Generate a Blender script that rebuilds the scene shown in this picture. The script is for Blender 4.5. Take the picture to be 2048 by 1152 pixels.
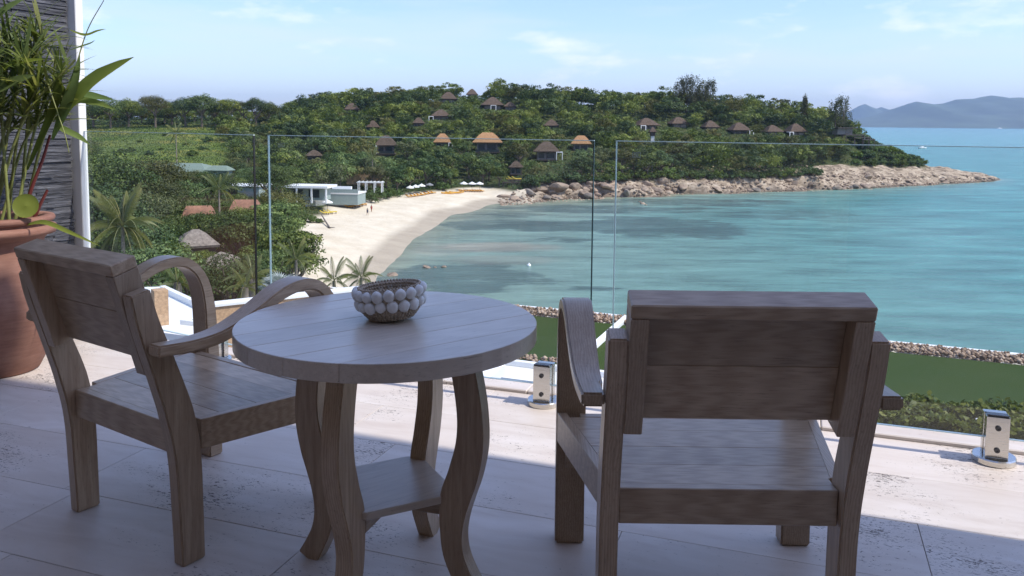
import bpy, bmesh, math, random
import numpy as np
from mathutils import Vector, Matrix

random.seed(7)
RNG = np.random.default_rng(11)
scene = bpy.context.scene
for o in list(bpy.data.objects):
    bpy.data.objects.remove(o)
COL = scene.collection

# ------------------------------------------------------------------ camera
FPX, CXP, CYP, CAMZ = 1657.0, 1024.0, 384.0, 1.2
PITCH, ROLL = math.radians(4.864), math.radians(0.5)
cam_d = bpy.data.cameras.new('camera')
cam_d.sensor_width = 36.0
cam_d.lens = 36.0 * FPX / 2048.0
cam_d.shift_y = -192.0 / 2048.0
cam_d.clip_start = 0.05
cam_d.clip_end = 60000
cam = bpy.data.objects.new('camera', cam_d)
COL.objects.link(cam)
FWD = np.array([0, math.cos(PITCH), -math.sin(PITCH)])
_r0 = np.array([1.0, 0, 0]); _u0 = np.cross(_r0, FWD)
RIGHT = _r0 * math.cos(ROLL) + _u0 * math.sin(ROLL)
UP = -_r0 * math.sin(ROLL) + _u0 * math.cos(ROLL)
CAM = np.array([0, 0, CAMZ])
m = Matrix.Identity(4)
for i in range(3):
    m[i][0], m[i][1], m[i][2], m[i][3] = RIGHT[i], UP[i], -FWD[i], CAM[i]
cam.matrix_world = m
scene.camera = cam

# ------------------------------------------------------------------ world and sun
SUN_EL = math.radians(52)
SUN_AZ = math.atan2(0.937, -0.350)
w = bpy.data.worlds.new('World'); scene.world = w; w.use_nodes = True
nt = w.node_tree; nt.nodes.clear()
W_out = nt.nodes.new('ShaderNodeOutputWorld')
W_bg = nt.nodes.new('ShaderNodeBackground'); W_bg.inputs['Strength'].default_value = 0.125
W_sky = nt.nodes.new('ShaderNodeTexSky'); W_sky.sky_type = 'NISHITA'; W_sky.sun_disc = False
W_sky.sun_elevation = SUN_EL; W_sky.sun_rotation = SUN_AZ
W_sky.air_density = 1.0; W_sky.dust_density = 0.7; W_sky.ozone_density = 1.6; W_sky.altitude = 0
tc = nt.nodes.new('ShaderNodeTexCoord')
# thin high cloud: streaky noise over the whole sky, whitening it
mp = nt.nodes.new('ShaderNodeMapping'); mp.inputs['Scale'].default_value = (1.2, 1.2, 9.0)
mp.inputs['Rotation'].default_value = (0.12, 0.06, 0.4)
nz = nt.nodes.new('ShaderNodeTexNoise'); nz.inputs['Scale'].default_value = 2.2; nz.inputs['Detail'].default_value = 8
nz.inputs['Roughness'].default_value = 0.55
rp = nt.nodes.new('ShaderNodeValToRGB')
rp.color_ramp.elements[0].position = 0.46; rp.color_ramp.elements[0].color = (0.02, 0.02, 0.02, 1)
rp.color_ramp.elements[1].position = 0.74; rp.color_ramp.elements[1].color = (0.6, 0.6, 0.6, 1)
mx = nt.nodes.new('ShaderNodeMixRGB'); mx.inputs[2].default_value = (5.2, 5.3, 5.4, 1)
nt.links.new(tc.outputs['Generated'], mp.inputs['Vector'])
nt.links.new(mp.outputs['Vector'], nz.inputs['Vector'])
nt.links.new(nz.outputs['Fac'], rp.inputs['Fac'])
nt.links.new(rp.outputs['Color'], mx.inputs['Fac'])
nt.links.new(W_sky.outputs['Color'], mx.inputs[1])
mp2 = nt.nodes.new('ShaderNodeMapping'); mp2.inputs['Scale'].default_value = (1.0, 1.0, 3.2); mp2.inputs['Location'].default_value = (.35, .1, .0)
nz2 = nt.nodes.new('ShaderNodeTexNoise'); nz2.inputs['Scale'].default_value = 5.5; nz2.inputs['Detail'].default_value = 9; nz2.inputs['Roughness'].default_value = .6
rp2 = nt.nodes.new('ShaderNodeValToRGB'); rp2.color_ramp.elements[0].position = .56; rp2.color_ramp.elements[0].color = (0, 0, 0, 1); rp2.color_ramp.elements[1].position = .72; rp2.color_ramp.elements[1].color = (.7, .7, .7, 1)
mx2 = nt.nodes.new('ShaderNodeMixRGB'); mx2.inputs[2].default_value = (7.4, 6.9, 5.9, 1)
nt.links.new(tc.outputs['Generated'], mp2.inputs['Vector']); nt.links.new(mp2.outputs['Vector'], nz2.inputs['Vector']); nt.links.new(nz2.outputs['Fac'], rp2.inputs['Fac'])
nt.links.new(rp2.outputs['Color'], mx2.inputs['Fac']); nt.links.new(mx.outputs['Color'], mx2.inputs[1]); mx = mx2
tn = nt.nodes.new('ShaderNodeMixRGB'); tn.blend_type = 'MULTIPLY'; tn.inputs['Fac'].default_value = 1.0; tn.inputs[2].default_value = (.78, .825, 1.05, 1)
nt.links.new(mx.outputs['Color'], tn.inputs[1]); nt.links.new(tn.outputs['Color'], W_bg.inputs['Color'])
nt.links.new(W_bg.outputs['Background'], W_out.inputs['Surface'])

sd = bpy.data.lights.new('sun', 'SUN'); sd.energy = 2.5; sd.angle = math.radians(0.55); sd.color = (1.0, 0.95, 0.87)
sun = bpy.data.objects.new('sun', sd); COL.objects.link(sun)
SUN_DIR = Vector((math.sin(SUN_AZ) * math.cos(SUN_EL), math.cos(SUN_AZ) * math.cos(SUN_EL), math.sin(SUN_EL)))
sun.rotation_euler = SUN_DIR.to_track_quat('Z', 'Y').to_euler()
sun.location = (30, -10, 40)

scene.view_settings.view_transform = 'Standard'
scene.view_settings.look = 'None'
scene.view_settings.exposure = 0.94
scene.view_settings.gamma = 1.0
scene.view_settings.use_curve_mapping = False
scene.render.engine = 'CYCLES'
scene.render.resolution_x = 1024; scene.render.resolution_y = 576
scene.cycles.transparent_max_bounces = 24

# ------------------------------------------------------------------ sight lines used to survey positions
SEA = -23.0
EYE = CAMZ - SEA
def sight(px, py):
    return FWD + RIGHT * (px - CXP) / FPX + UP * (CYP - py) / FPX
def on_z(px, py, z):
    r = sight(px, py); return CAM + r * ((z - CAMZ) / r[2])
def at_y(px, py, Y):
    r = sight(px, py); return CAM + r * (Y / r[1])
def project(p):
    d = np.asarray(p, float) - CAM
    z = d @ FWD
    return np.stack([CXP + FPX * (d @ RIGHT) / z, CYP - FPX * (d @ UP) / z], -1)

# ------------------------------------------------------------------ helpers: objects
def link(o, parent=None):
    COL.objects.link(o)
    if parent is not None: o.parent = parent
    return o
def tag(o, label=None, cat=None, group=None, kind=None):
    if label: o['label'] = label
    if cat: o['category'] = cat
    if group: o['group'] = group
    if kind: o['kind'] = kind
    return o
def empty(name, loc=(0, 0, 0), rz=0.0):
    o = bpy.data.objects.new(name, None); o.empty_display_size = 0.1
    o.location = [float(v) for v in loc]; o.rotation_euler = (0, 0, rz)
    return link(o)
def fast_mesh(name, V, F):
    """V (n,3), F (m,k) arrays of one face size"""
    V = np.ascontiguousarray(V, dtype=np.float32); F = np.ascontiguousarray(F, dtype=np.int32)
    me = bpy.data.meshes.new(name)
    me.vertices.add(len(V)); me.vertices.foreach_set('co', V.ravel())
    k = F.shape[1]
    me.loops.add(F.size); me.loops.foreach_set('vertex_index', F.ravel())
    me.polygons.add(len(F))
    me.polygons.foreach_set('loop_start', np.arange(0, F.size, k, dtype=np.int32))
    me.polygons.foreach_set('loop_total', np.full(len(F), k, dtype=np.int32))
    me.update(calc_edges=True)
    return me
def face_attr(me, name, vals):
    a = me.attributes.new(name, 'FLOAT', 'FACE'); a.data.foreach_set('value', np.asarray(vals, np.float32))
def vert_attr(me, name, vals):
    a = me.attributes.new(name, 'FLOAT', 'POINT'); a.data.foreach_set('value', np.asarray(vals, np.float32))
def smooth(me, on=True):
    me.polygons.foreach_set('use_smooth', np.full(len(me.polygons), on, dtype=bool)); me.update()
def obj(name, me, mat=None, parent=None, loc=None, rot=None):
    if mat is not None and len(me.materials) == 0: me.materials.append(mat)
    o = bpy.data.objects.new(name, me)
    if loc is not None: o.location = [float(v) for v in loc]
    if rot is not None: o.rotation_euler = rot
    return link(o, parent)
def bm_mesh(name, bm, sm=False):
    me = bpy.data.meshes.new(name); bm.normal_update(); bm.to_mesh(me); bm.free()
    if sm: smooth(me)
    return me
def bm_box(bm, c, s, M=None):
    vs = []
    for dx in (-.5, .5):
        for dy in (-.5, .5):
            for dz in (-.5, .5):
                v = Vector((c[0] + dx * s[0], c[1] + dy * s[1], c[2] + dz * s[2]))
                vs.append(bm.verts.new(M @ v if M is not None else v))
    for f in ((0, 1, 3, 2), (4, 6, 7, 5), (0, 4, 5, 1), (2, 3, 7, 6), (0, 2, 6, 4), (1, 5, 7, 3)):
        bm.faces.new([vs[i] for i in f])
    return vs
def box_mesh(name, c, s, bevel=0.0, M=None, seg=1):
    bm = bmesh.new(); bm_box(bm, c, s, M)
    bmesh.ops.recalc_face_normals(bm, faces=bm.faces)
    if bevel > 0:
        bmesh.ops.bevel(bm, geom=bm.edges[:], offset=bevel, segments=seg, affect='EDGES', profile=0.6)
    return bm_mesh(name, bm)
def box(name, c, s, mat, parent=None, bevel=0.0, M=None):
    return obj(name, box_mesh(name, c, s, bevel, M), mat, parent)
def lathe_mesh(name, prof, n=48, sm=True, caps=True):
    prof = np.array(prof, float); k = len(prof)
    a = np.linspace(0, 2 * math.pi, n, endpoint=False)
    V = np.stack([np.outer(np.cos(a), prof[:, 0]), np.outer(np.sin(a), prof[:, 0]), np.tile(prof[:, 1], (n, 1))], -1).reshape(-1, 3)
    F = []
    for i in range(n):
        j = (i + 1) % n
        for q in range(k - 1):
            F.append((i * k + q, j * k + q, j * k + q + 1, i * k + q + 1))
    me = fast_mesh(name, V, np.array(F)); smooth(me, sm)
    return me
def prism_mesh(name, poly, z0, z1, bevel=0.0):
    bm = bmesh.new()
    b = [bm.verts.new((p[0], p[1], z0)) for p in poly]; t = [bm.verts.new((p[0], p[1], z1)) for p in poly]
    bm.faces.new(b[::-1]); bm.faces.new(t)
    n = len(poly)
    for i in range(n): bm.faces.new((b[i], b[(i + 1) % n], t[(i + 1) % n], t[i]))
    bmesh.ops.recalc_face_normals(bm, faces=bm.faces)
    if bevel > 0: bmesh.ops.bevel(bm, geom=bm.edges[:], offset=bevel, segments=1, affect='EDGES')
    return bm_mesh(name, bm)
def tube_mesh(name, pts, rad, n=8, sm=True):
    pts = np.array(pts, float); k = len(pts)
    rad = np.broadcast_to(np.asarray(rad, float), (k,))
    T = np.gradient(pts, axis=0); T /= np.linalg.norm(T, axis=1)[:, None] + 1e-9
    ref = np.array([0.0, 1, 0.1]) if abs(T[0][2]) > 0.8 else np.array([0, 0, 1.0])
    A = np.cross(T, ref); A /= np.linalg.norm(A, axis=1)[:, None] + 1e-9
    B = np.cross(T, A)
    a = np.linspace(0, 2 * math.pi, n, endpoint=False)
    V = pts[:, None] + rad[:, None, None] * (A[:, None] * np.cos(a)[None, :, None] + B[:, None] * np.sin(a)[None, :, None])
    V = V.reshape(-1, 3); F = []
    for i in range(k - 1):
        for q in range(n):
            F.append((i * n + q, i * n + (q + 1) % n, (i + 1) * n + (q + 1) % n, (i + 1) * n + q))
    return V, np.array(F)
def tubes(name, specs, n=8):
    Vs, Fs, off = [], [], 0
    for pts, rad in specs:
        V, F = tube_mesh('', pts, rad, n); Vs.append(V); Fs.append(F + off); off += len(V)
    me = fast_mesh(name, np.vstack(Vs), np.vstack(Fs)); smooth(me); return me

# ------------------------------------------------------------------ numpy noise
def _hash(ix, iy, s):
    n = (ix.astype(np.int64) * 374761393 + iy.astype(np.int64) * 668265263 + s * 974634777) & 0x7fffffff
    n = ((n ^ (n >> 13)) * 1274126177) & 0x7fffffff
    return ((n ^ (n >> 16)) & 0xffff) / 65535.0
def vnoise(x, y, s=0):
    ix = np.floor(x); iy = np.floor(y); fx = x - ix; fy = y - iy
    fx = fx * fx * (3 - 2 * fx); fy = fy * fy * (3 - 2 * fy)
    a = _hash(ix, iy, s); b = _hash(ix + 1, iy, s); c = _hash(ix, iy + 1, s); d = _hash(ix + 1, iy + 1, s)
    return a + (b - a) * fx + (c - a) * fy + (a - b - c + d) * fx * fy
def fbm(x, y, s=0, o=4):
    r = 0; amp = .5; t = 0
    for i in range(o):
        r = r + amp * vnoise(x * 2 ** i, y * 2 ** i, s + i); t += amp; amp *= .5
    return r / t

# ------------------------------------------------------------------ materials
MATS = {}
class NB:
    """small node-building helper"""
    def __init__(self, name):
        self.m = bpy.data.materials.new(name); self.m.use_nodes = True
        self.t = self.m.node_tree; self.t.nodes.clear()
        self.out = self.t.nodes.new('ShaderNodeOutputMaterial')
        self.b = self.t.nodes.new('ShaderNodeBsdfPrincipled')
        self.t.links.new(self.b.outputs[0], self.out.inputs['Surface'])
        MATS[name] = self.m
    def n(self, typ, **kw):
        nd = self.t.nodes.new('ShaderNode' + typ)
        for k, v in kw.items():
            if k in nd.inputs.keys(): nd.inputs[k].default_value = v
            else: setattr(nd, k, v)
        return nd
    def l(self, a, b): self.t.links.new(a, b)
    def coord(self, scale=(1, 1, 1), kind='Object', rnd=0.0, rot=(0, 0, 0)):
        c = self.n('TexCoord'); src = c.outputs[kind]
        if rnd:
            oi = self.n('ObjectInfo'); mu = self.n('Math', operation='MULTIPLY'); mu.inputs[1].default_value = rnd
            self.l(oi.outputs['Random'], mu.inputs[0])
            ad = self.n('VectorMath', operation='ADD'); self.l(src, ad.inputs[0]); self.l(mu.outputs[0], ad.inputs[1]); src = ad.outputs[0]
        mp = self.n('Mapping'); mp.inputs['Scale'].default_value = scale; mp.inputs['Rotation'].default_value = rot
        self.l(src, mp.inputs['Vector']); return mp.outputs[0]
    def noise(self, vec, scale=5, detail=6, rough=.55, dist=0.0):
        nd = self.n('TexNoise', Scale=scale, Detail=detail, Roughness=rough, Distortion=dist); self.l(vec, nd.inputs['Vector']); return nd.outputs['Fac']
    def ramp(self, fac, stops, interp='LINEAR'):
        r = self.n('ValToRGB'); e = r.color_ramp.elements; r.color_ramp.interpolation = interp
        while len(e) < len(stops): e.new(.5)
        for i, (p, c) in enumerate(stops):
            e[i].position = p; e[i].color = (c, c, c, 1) if isinstance(c, (int, float)) else (*c, 1)
        self.l(fac, r.inputs[0]); return r.outputs[0]
    def mix(self, fac, a, b, mode='MIX'):
        x = self.n('MixRGB', blend_type=mode)
        for i, v in ((0, fac), (1, a), (2, b)):
            if isinstance(v, (int, float)): x.inputs[i].default_value = v if i == 0 else (v, v, v, 1)
            elif isinstance(v, tuple): x.inputs[i].default_value = (*v, 1)
            else: self.l(v, x.inputs[i])
        return x.outputs[0]
    def math(self, op, a, b=0.0, clamp=False):
        x = self.n('Math', operation=op, use_clamp=clamp)
        for i, v in ((0, a), (1, b)):
            if isinstance(v, (int, float)): x.inputs[i].default_value = v
            else: self.l(v, x.inputs[i])
        return x.outputs[0]
    def attr(self, name):
        a = self.n('Attribute', attribute_name=name); return a.outputs['Fac']
    def rand(self): return self.n('ObjectInfo').outputs['Random']
    def bump(self, h, strength=.3, dist=.01):
        b = self.n('Bump', Strength=strength, Distance=dist); self.l(h, b.inputs['Height']); self.l(b.outputs[0], self.b.inputs['Normal'])
    def set(self, color=None, rough=None, metal=None, spec=None):
        for k, v in (('Base Color', color), ('Roughness', rough), ('Metallic', metal), ('Specular IOR Level', spec)):
            if v is None: continue
            if isinstance(v, tuple): self.b.inputs[k].default_value = (*v, 1)
            elif isinstance(v, (int, float)): self.b.inputs[k].default_value = v
            else: self.l(v, self.b.inputs[k])
        return self.m

def plain(name, col, rough=.6, metal=0, var=.15, scale=6, spec=.4):
    k = NB(name); v = k.coord(rnd=20)
    n = k.noise(v, scale, 5)
    lo = tuple(c * (1 - var) for c in col); hi = tuple(min(1, c * (1 + var)) for c in col)
    return k.set(k.ramp(n, [(.3, lo), (.7, hi)]), rough, metal, spec)

def wood(name, scale, dark, light):
    k = NB(name)
    v = k.coord(scale, rnd=13.7)
    n1 = k.noise(v, 3.0, 8, .62, .9)
    n2 = k.noise(v, 14.0, 6, .7)
    k2 = k.coord((1, 1, 1), rnd=5.1)
    blot = k.noise(k2, 4.5, 4, .5)
    wv = k.n('TexWave', Scale=2.2, Distortion=7.0, Detail=3.0)
    wv.inputs['Detail Scale'].default_value = 1.2
    k.l(v, wv.inputs['Vector'])
    g = k.mix(.28, n1, wv.outputs['Fac'])
    g = k.mix(.30, g, n2)
    c = k.ramp(g, [(.22, dark), (.5, tuple((a + b) / 2 for a, b in zip(dark, light))), (.75, light)])
    c = k.mix(k.ramp(blot, [(.40, 0.0), (.75, .30)]), c, tuple(x * 1.12 for x in light))
    tone = k.ramp(k.rand(), [(0, .78), (1, 1.08)])
    c = k.mix(1.0, c, tone, 'MULTIPLY')
    cr = k.ramp(n2, [(.3, 0.0), (.42, 1.0)])
    c = k.mix(1.0, c, k.mix(cr, .55, 1.0), 'MULTIPLY')
    k.bump(k.mix(.5, g, n2), .5, .0006)
    return k.set(c, .33 if name != 'teak_top' else .30, 0, .6 if name != 'teak_top' else .8)
DK, LT = (.29, .185, .110), (.55, .415, .285)
wood('teak_x', (1.5, 22, 22), DK, LT)
wood('teak_y', (22, 1.5, 22), DK, LT)
wood('teak_z', (22, 22, 1.5), DK, LT)
wood('teak_top', (.9, 20, 20), (.50, .41, .33), (.66, .57, .475))  # paler copy of the teak, sky sheen partly put into its colour

# travertine slabs
k = NB('travertine'); v = k.coord((1, 1, 1), rnd=9.0)
vs = k.coord((2.2, 9, 4), rnd=9.0)
vein = k.noise(vs, 1.6, 7, .6, .6)
cloud = k.noise(v, 2.2, 4, .5)
c = k.ramp(vein, [(.3, (.55, .475, .415)), (.5, (.62, .555, .495)), (.7, (.68, .62, .57))])
c = k.mix(k.ramp(cloud, [(.35, 0.0), (.7, .5)]), c, (.57, .475, .40))
pv = k.coord((26, 55, 30), rnd=9.0)
pits = k.noise(pv, 2.6, 4, .7, .8)
zone = k.noise(k.coord((1, 1.6, 1), rnd=31.0), 2.3, 3, .5)
pm = k.math('SUBTRACT', k.math('ADD', pits, k.math('MULTIPLY', k.math('SUBTRACT', zone, .5), .62)), .650)
pmask = k.math('MULTIPLY', pm, 22.0, True)
c = k.mix(pmask, c, (.115, .085, .066))
c = k.mix(1.0, c, k.ramp(k.rand(), [(0, .93), (1, 1.04)]), 'MULTIPLY')
k.bump(k.math('SUBTRACT', k.math('MULTIPLY', vein, .15), pmask), .55, .004)
k.set(c, .46, 0, .45)
plain('grout', (.36, .31, .26), .9)
plain('white_render', (.72, .71, .68), .75, var=.05)
plain('white_paint', (.80, .80, .78), .5, var=.03)
plain('grey_render', (.30, .30, .29), .8, var=.1)
plain('tan_render', (.45, .29, .17), .85, var=.25, scale=18)
plain('cream_render', (.66, .53, .40), .8, var=.05)
plain('ceiling_white', (.78, .77, .75), .8, var=.03)

# slate
k = NB('slate'); v = k.coord((2, 2, 14), rnd=7.0)
n1 = k.noise(v, 5, 7, .65, .4)
c = k.ramp(n1, [(.25, (.035, .036, .044)), (.5, (.080, .082, .095)), (.78, (.155, .157, .175))])
c = k.mix(1.0, c, k.ramp(k.rand(), [(0, .75), (.5, .95), (1, 1.2)]), 'MULTIPLY')
k.bump(n1, .9, .012); k.set(c, .6, 0, .4)

# terracotta
k = NB('terracotta'); v = k.coord()
n1 = k.noise(v, 6, 6, .6); n2 = k.noise(k.coord((3, 3, 26)), 3, 5, .6)
c = k.ramp(n1, [(.3, (.19, .088, .062)), (.55, (.26, .135, .100)), (.75, (.33, .19, .145))])
c = k.mix(.25, c, k.ramp(n2, [(.35, (.20, .08, .05)), (.7, (.44, .23, .15))]))
k.bump(n2, .25, .006); k.set(c, .75, 0, .3)

# steel
k = NB('steel'); n1 = k.noise(k.coord((4, 4, 90)), 5, 3)
k.set((.62, .60, .56), k.ramp(n1, [(.3, .16), (.7, .30)]), 1.0)
k = NB('dark_steel'); k.set((.07, .07, .075), .25, .8)
# glass pane: clear sheet with its mirror reflection
k = NB('glass')
tr = k.n('BsdfTransparent'); tr.inputs['Color'].default_value = (.968, .985, .98, 1)
gl = k.n('BsdfGlossy', Roughness=0.0); gl.inputs['Color'].default_value = (1, 1, 1, 1)
lw_ = k.n('LayerWeight', Blend=0.5)
fr = k.math('ADD', k.math('MULTIPLY', k.math('POWER', lw_.outputs['Facing'], 5.0), .90), .035)
ms = k.n('MixShader'); k.l(fr, ms.inputs[0]); k.l(tr.outputs[0], ms.inputs[1]); k.l(gl.outputs[0], ms.inputs[2])
k.l(ms.outputs[0], k.out.inputs['Surface'])
k = NB('glass_edge')
tr = k.n('BsdfTransparent'); tr.inputs['Color'].default_value = (.55, .8, .76, 1)
ms = k.n('MixShader'); ms.inputs[0].default_value = .88
k.set((.74, .92, .90), .15, 0, .9)
k.l(tr.outputs[0], ms.inputs[1]); k.l(k.b.outputs[0], ms.inputs[2]); k.l(ms.outputs[0], k.out.inputs['Surface'])
k = NB('glass_edge_dark'); k.set((.012, .016, .016), .2, 0, .6)

def leaf_mat(name, dark, mid, light, transl=.35, rough=.55, rand_amt=.35):
    k = NB(name)
    t = k.attr('tint')
    c = k.ramp(t, [(0, dark), (.5, mid), (1, light)])
    r = k.rand()
    c = k.mix(1.0, c, k.ramp(r, [(0, 1 - rand_amt), (.5, 1.0), (1, 1 + rand_amt)]), 'MULTIPLY')
    hs = k.n('HueSaturation'); k.l(c, hs.inputs['Color'])
    r2 = k.math('FRACT', k.math('MULTIPLY', r, 7.13))
    k.l(k.math('ADD', k.math('MULTIPLY', k.math('SUBTRACT', r2, .5), .045), .5), hs.inputs['Hue'])
    k.l(k.math('ADD', k.math('MULTIPLY', r2, -.25), 1.05), hs.inputs['Saturation'])
    k.set(hs.outputs[0], rough, 0, .25)
    tl = k.n('BsdfTranslucent'); k.l(k.mix(.4, hs.outputs[0], (.14, .18, .02)), tl.inputs['Color'])
    ms = k.n('MixShader'); ms.inputs[0].default_value = transl
    k.l(k.b.outputs[0], ms.inputs[1]); k.l(tl.outputs[0], ms.inputs[2]); k.l(ms.outputs[0], k.out.inputs['Surface'])
    return k.m
leaf_mat('leaf_broad', (.036, .064, .011), (.098, .145, .026), (.205, .245, .052), .22)
leaf_mat('leaf_dark', (.022, .046, .010), (.060, .100, .022), (.130, .178, .038), .2)
leaf_mat('leaf_olive', (.050, .062, .016), (.110, .124, .033), (.190, .190, .058), .22)
leaf_mat('leaf_casuarina', (.050, .058, .025), (.085, .090, .040), (.135, .130, .060))
leaf_mat('leaf_palm', (.055, .085, .016), (.130, .160, .038), (.290, .280, .105), .4, .4, .15)
leaf_mat('leaf_silver', (.20, .24, .22), (.30, .34, .32), (.42, .45, .42), .2, .5, .05)
leaf_mat('leaf_hedge', (.050, .080, .014), (.100, .145, .026), (.180, .210, .045), .35, .5, .0)
leaf_mat('leaf_pot', (.075, .115, .022), (.150, .195, .040), (.290, .310, .080), .45, .38, .25)
leaf_mat('leaf_lime', (.14, .20, .03), (.20, .28, .05), (.28, .34, .08), .5, .38, .1)
leaf_mat('leaf_shrub', (.060, .105, .014), (.095, .150, .020), (.150, .205, .035))
plain('bark', (.13, .105, .08), .9, var=.35)
plain('palm_bark', (.24, .205, .165), .9, var=.3)
plain('stem_red', (.16, .035, .03), .5)
plain('stem_green', (.21, .23, .07), .45, var=.25)

# turf roof, pebbles, grass, rocks
k = NB('turf'); n1 = k.noise(k.coord((1, 1, 1)), 60, 5, .7); n2 = k.noise(k.coord(), .5, 3)
c = k.ramp(n1, [(.3, (.026, .046, .012)), (.7, (.054, .086, .022))])
c = k.mix(k.ramp(n2, [(.4, 0.), (.6, .35)]), c, (.055, .075, .022)); k.bump(n1, .6, .02); k.set(c, .9, 0, .1)
k = NB('pebble'); c = k.ramp(k.attr('tint'), [(0, (.11, .070, .045)), (.5, (.29, .20, .135)), (1, (.50, .38, .28))]); k.set(c, .7, 0, .3)
k = NB('rock'); v = k.coord((1, 1, 1.6), rnd=40)
n1 = k.noise(v, .5, 8, .65, .5); n2 = k.noise(v, 2.2, 5)
c = k.ramp(n1, [(.28, (.10, .075, .055)), (.45, (.27, .20, .15)), (.6, (.40, .30, .22)), (.75, (.50, .41, .32))])
c = k.mix(k.ramp(n2, [(.5, 0.), (.75, .5)]), c, (.16, .13, .11))
k.bump(n1, .9, .5); k.set(c, .85, 0, .25)
k = NB('rock_grey'); v = k.coord((1, 1, 1.6), rnd=40)
n1 = k.noise(v, .7, 8, .65, .5)
c = k.ramp(n1, [(.28, (.07, .06, .05)), (.5, (.21, .175, .145)), (.75, (.36, .31, .26))])
k.bump(n1, .9, .4); k.set(c, .85, 0, .25)

# terrain: weights painted per vertex say what the ground is made of
k = NB('terrain'); v = k.coord()
n1 = k.noise(v, .35, 7, .6); n2 = k.noise(v, .06, 4)
soil = k.ramp(n1, [(.3, (.035, .045, .014)), (.7, (.075, .085, .028))])
sand = k.ramp(k.noise(v, .22, 5), [(.3, (.62, .52, .385)), (.7, (.74, .65, .51))])
wet = k.ramp(k.noise(k.coord((.15, .5, 1)), .4, 5), [(.3, (.37, .305, .23)), (.7, (.47, .395, .30))])
grass = k.ramp(k.noise(v, .05, 7, .65), [(.3, (.060, .100, .018)), (.5, (.125, .165, .032)), (.62, (.26, .235, .055)), (.75, (.30, .24, .08))])
rk = k.ramp(k.noise(k.coord((1, 1, 3)), .30, 9, .75, .8), [(.36, (.06, .046, .036)), (.45, (.23, .175, .125)), (.55, (.43, .335, .245)), (.68, (.58, .49, .385))])
rk = k.mix(k.attr('tidal'), rk, (.085, .066, .05))
c = k.mix(k.attr('grass'), soil, grass); c = k.mix(k.attr('rock'), c, rk)
c = k.mix(k.attr('sand'), c, sand); c = k.mix(k.attr('wet'), c, wet)
k.bump(n1, .7, .5); k.set(c, .9, 0, .15)

# sea: what colour the water shows depends on depth and on the weed and sand lying on the bottom
k = NB('water'); v = k.coord()
dep = k.attr('depth'); weed = k.attr('weed')
streak = k.noise(k.coord((.012, .05, 1), rot=(0, 0, .25)), 1.0, 5, .6)
deep = k.mix(k.ramp(streak, [(.35, 0.), (.7, 1.)]), (.045, .205, .190), (.085, .285, .258))
mid = (.180, .290, .245); shal = (.250, .275, .190)
c = k.mix(k.ramp(dep, [(.0, 0.), (.16, .75), (.32, 1.)]), shal, mid)
c = k.mix(k.ramp(dep, [(.25, 0.), (.85, 1.)]), c, deep)
wn = k.noise(k.coord((.10, .22, 1)), 1.0, 7, .7, .5)
wm = k.math('MULTIPLY', k.math('ADD', k.math('SUBTRACT', wn, .62), k.math('MULTIPLY', weed, .42)), 6.0, True)
c = k.mix(k.math('MULTIPLY', wm, .75), c, (.055, .095, .085))
c = k.mix(k.math('MULTIPLY', k.attr('bar'), .8), c, (.31, .29, .225))
wave = k.noise(k.coord((.35, 1.0, 1), rot=(0, 0, .2)), .55, 6, .65)
wave2 = k.noise(k.coord((.05, .16, 1), rot=(0, 0, .15)), 1.0, 6, .6)
c = k.mix(1.0, c, k.ramp(wave2, [(.32, .62), (.68, 1.2)]), 'MULTIPLY')
k.bump(k.mix(.4, wave, wave2), .8, 1.2)
k.set(c, .25, 0, .17)

plain('thatch', (.105, .078, .058), .95, var=.45, scale=2.5, spec=.1)
plain('thatch_sunlit', (.33, .19, .095), .95, var=.3, scale=2.5, spec=.1)  # sunlit copy of the brown thatch, warm light put into its colour
plain('thatch_grey', (.23, .195, .165), .95, var=.35, scale=3, spec=.1)
plain('dark_timber', (.065, .050, .040), .7, var=.3)
plain('villa_wall', (.20, .18, .16), .8, var=.2)
plain('villa_glass', (.03, .04, .045), .15, var=.2, spec=.6)
plain('red_tile', (.27, .135, .085), .8, var=.3, scale=1.5)
plain('green_roof', (.19, .24, .19), .6, var=.15)
plain('pale_green', (.27, .33, .31), .6, var=.15)
plain('bamboo', (.27, .19, .11), .9, var=.3)
plain('orange_cushion', (.62, .30, .04), .8, var=.15)
plain('yellow_cushion', (.68, .50, .07), .8, var=.1)
plain('kayak_orange', (.68, .33, .03), .4, var=.1)
plain('canvas_white', (.80, .80, .78), .8, var=.03)
plain('canvas_grey', (.22, .22, .23), .8, var=.1)
plain('canvas_pink', (.60, .20, .20), .8, var=.1)
plain('pool_water', (.20, .36, .40), .1, var=.1)
plain('driftwood', (.17, .14, .12), .9, var=.3)
plain('shell_white', (.74, .73, .70), .35, var=.08, scale=60)
plain('crochet', (.46, .38, .29), .9, var=.35, scale=140)
plain('skin', (.35, .20, .13), .6, var=.1)
plain('cloth_dark', (.06, .07, .09), .8)
plain('cloth_red', (.35, .06, .05), .8)
plain('island_green', (.06, .085, .045), .95, var=.4, scale=.004)
plain('foam', (.85, .87, .87), .5, var=.05)
M_ = MATS
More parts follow.
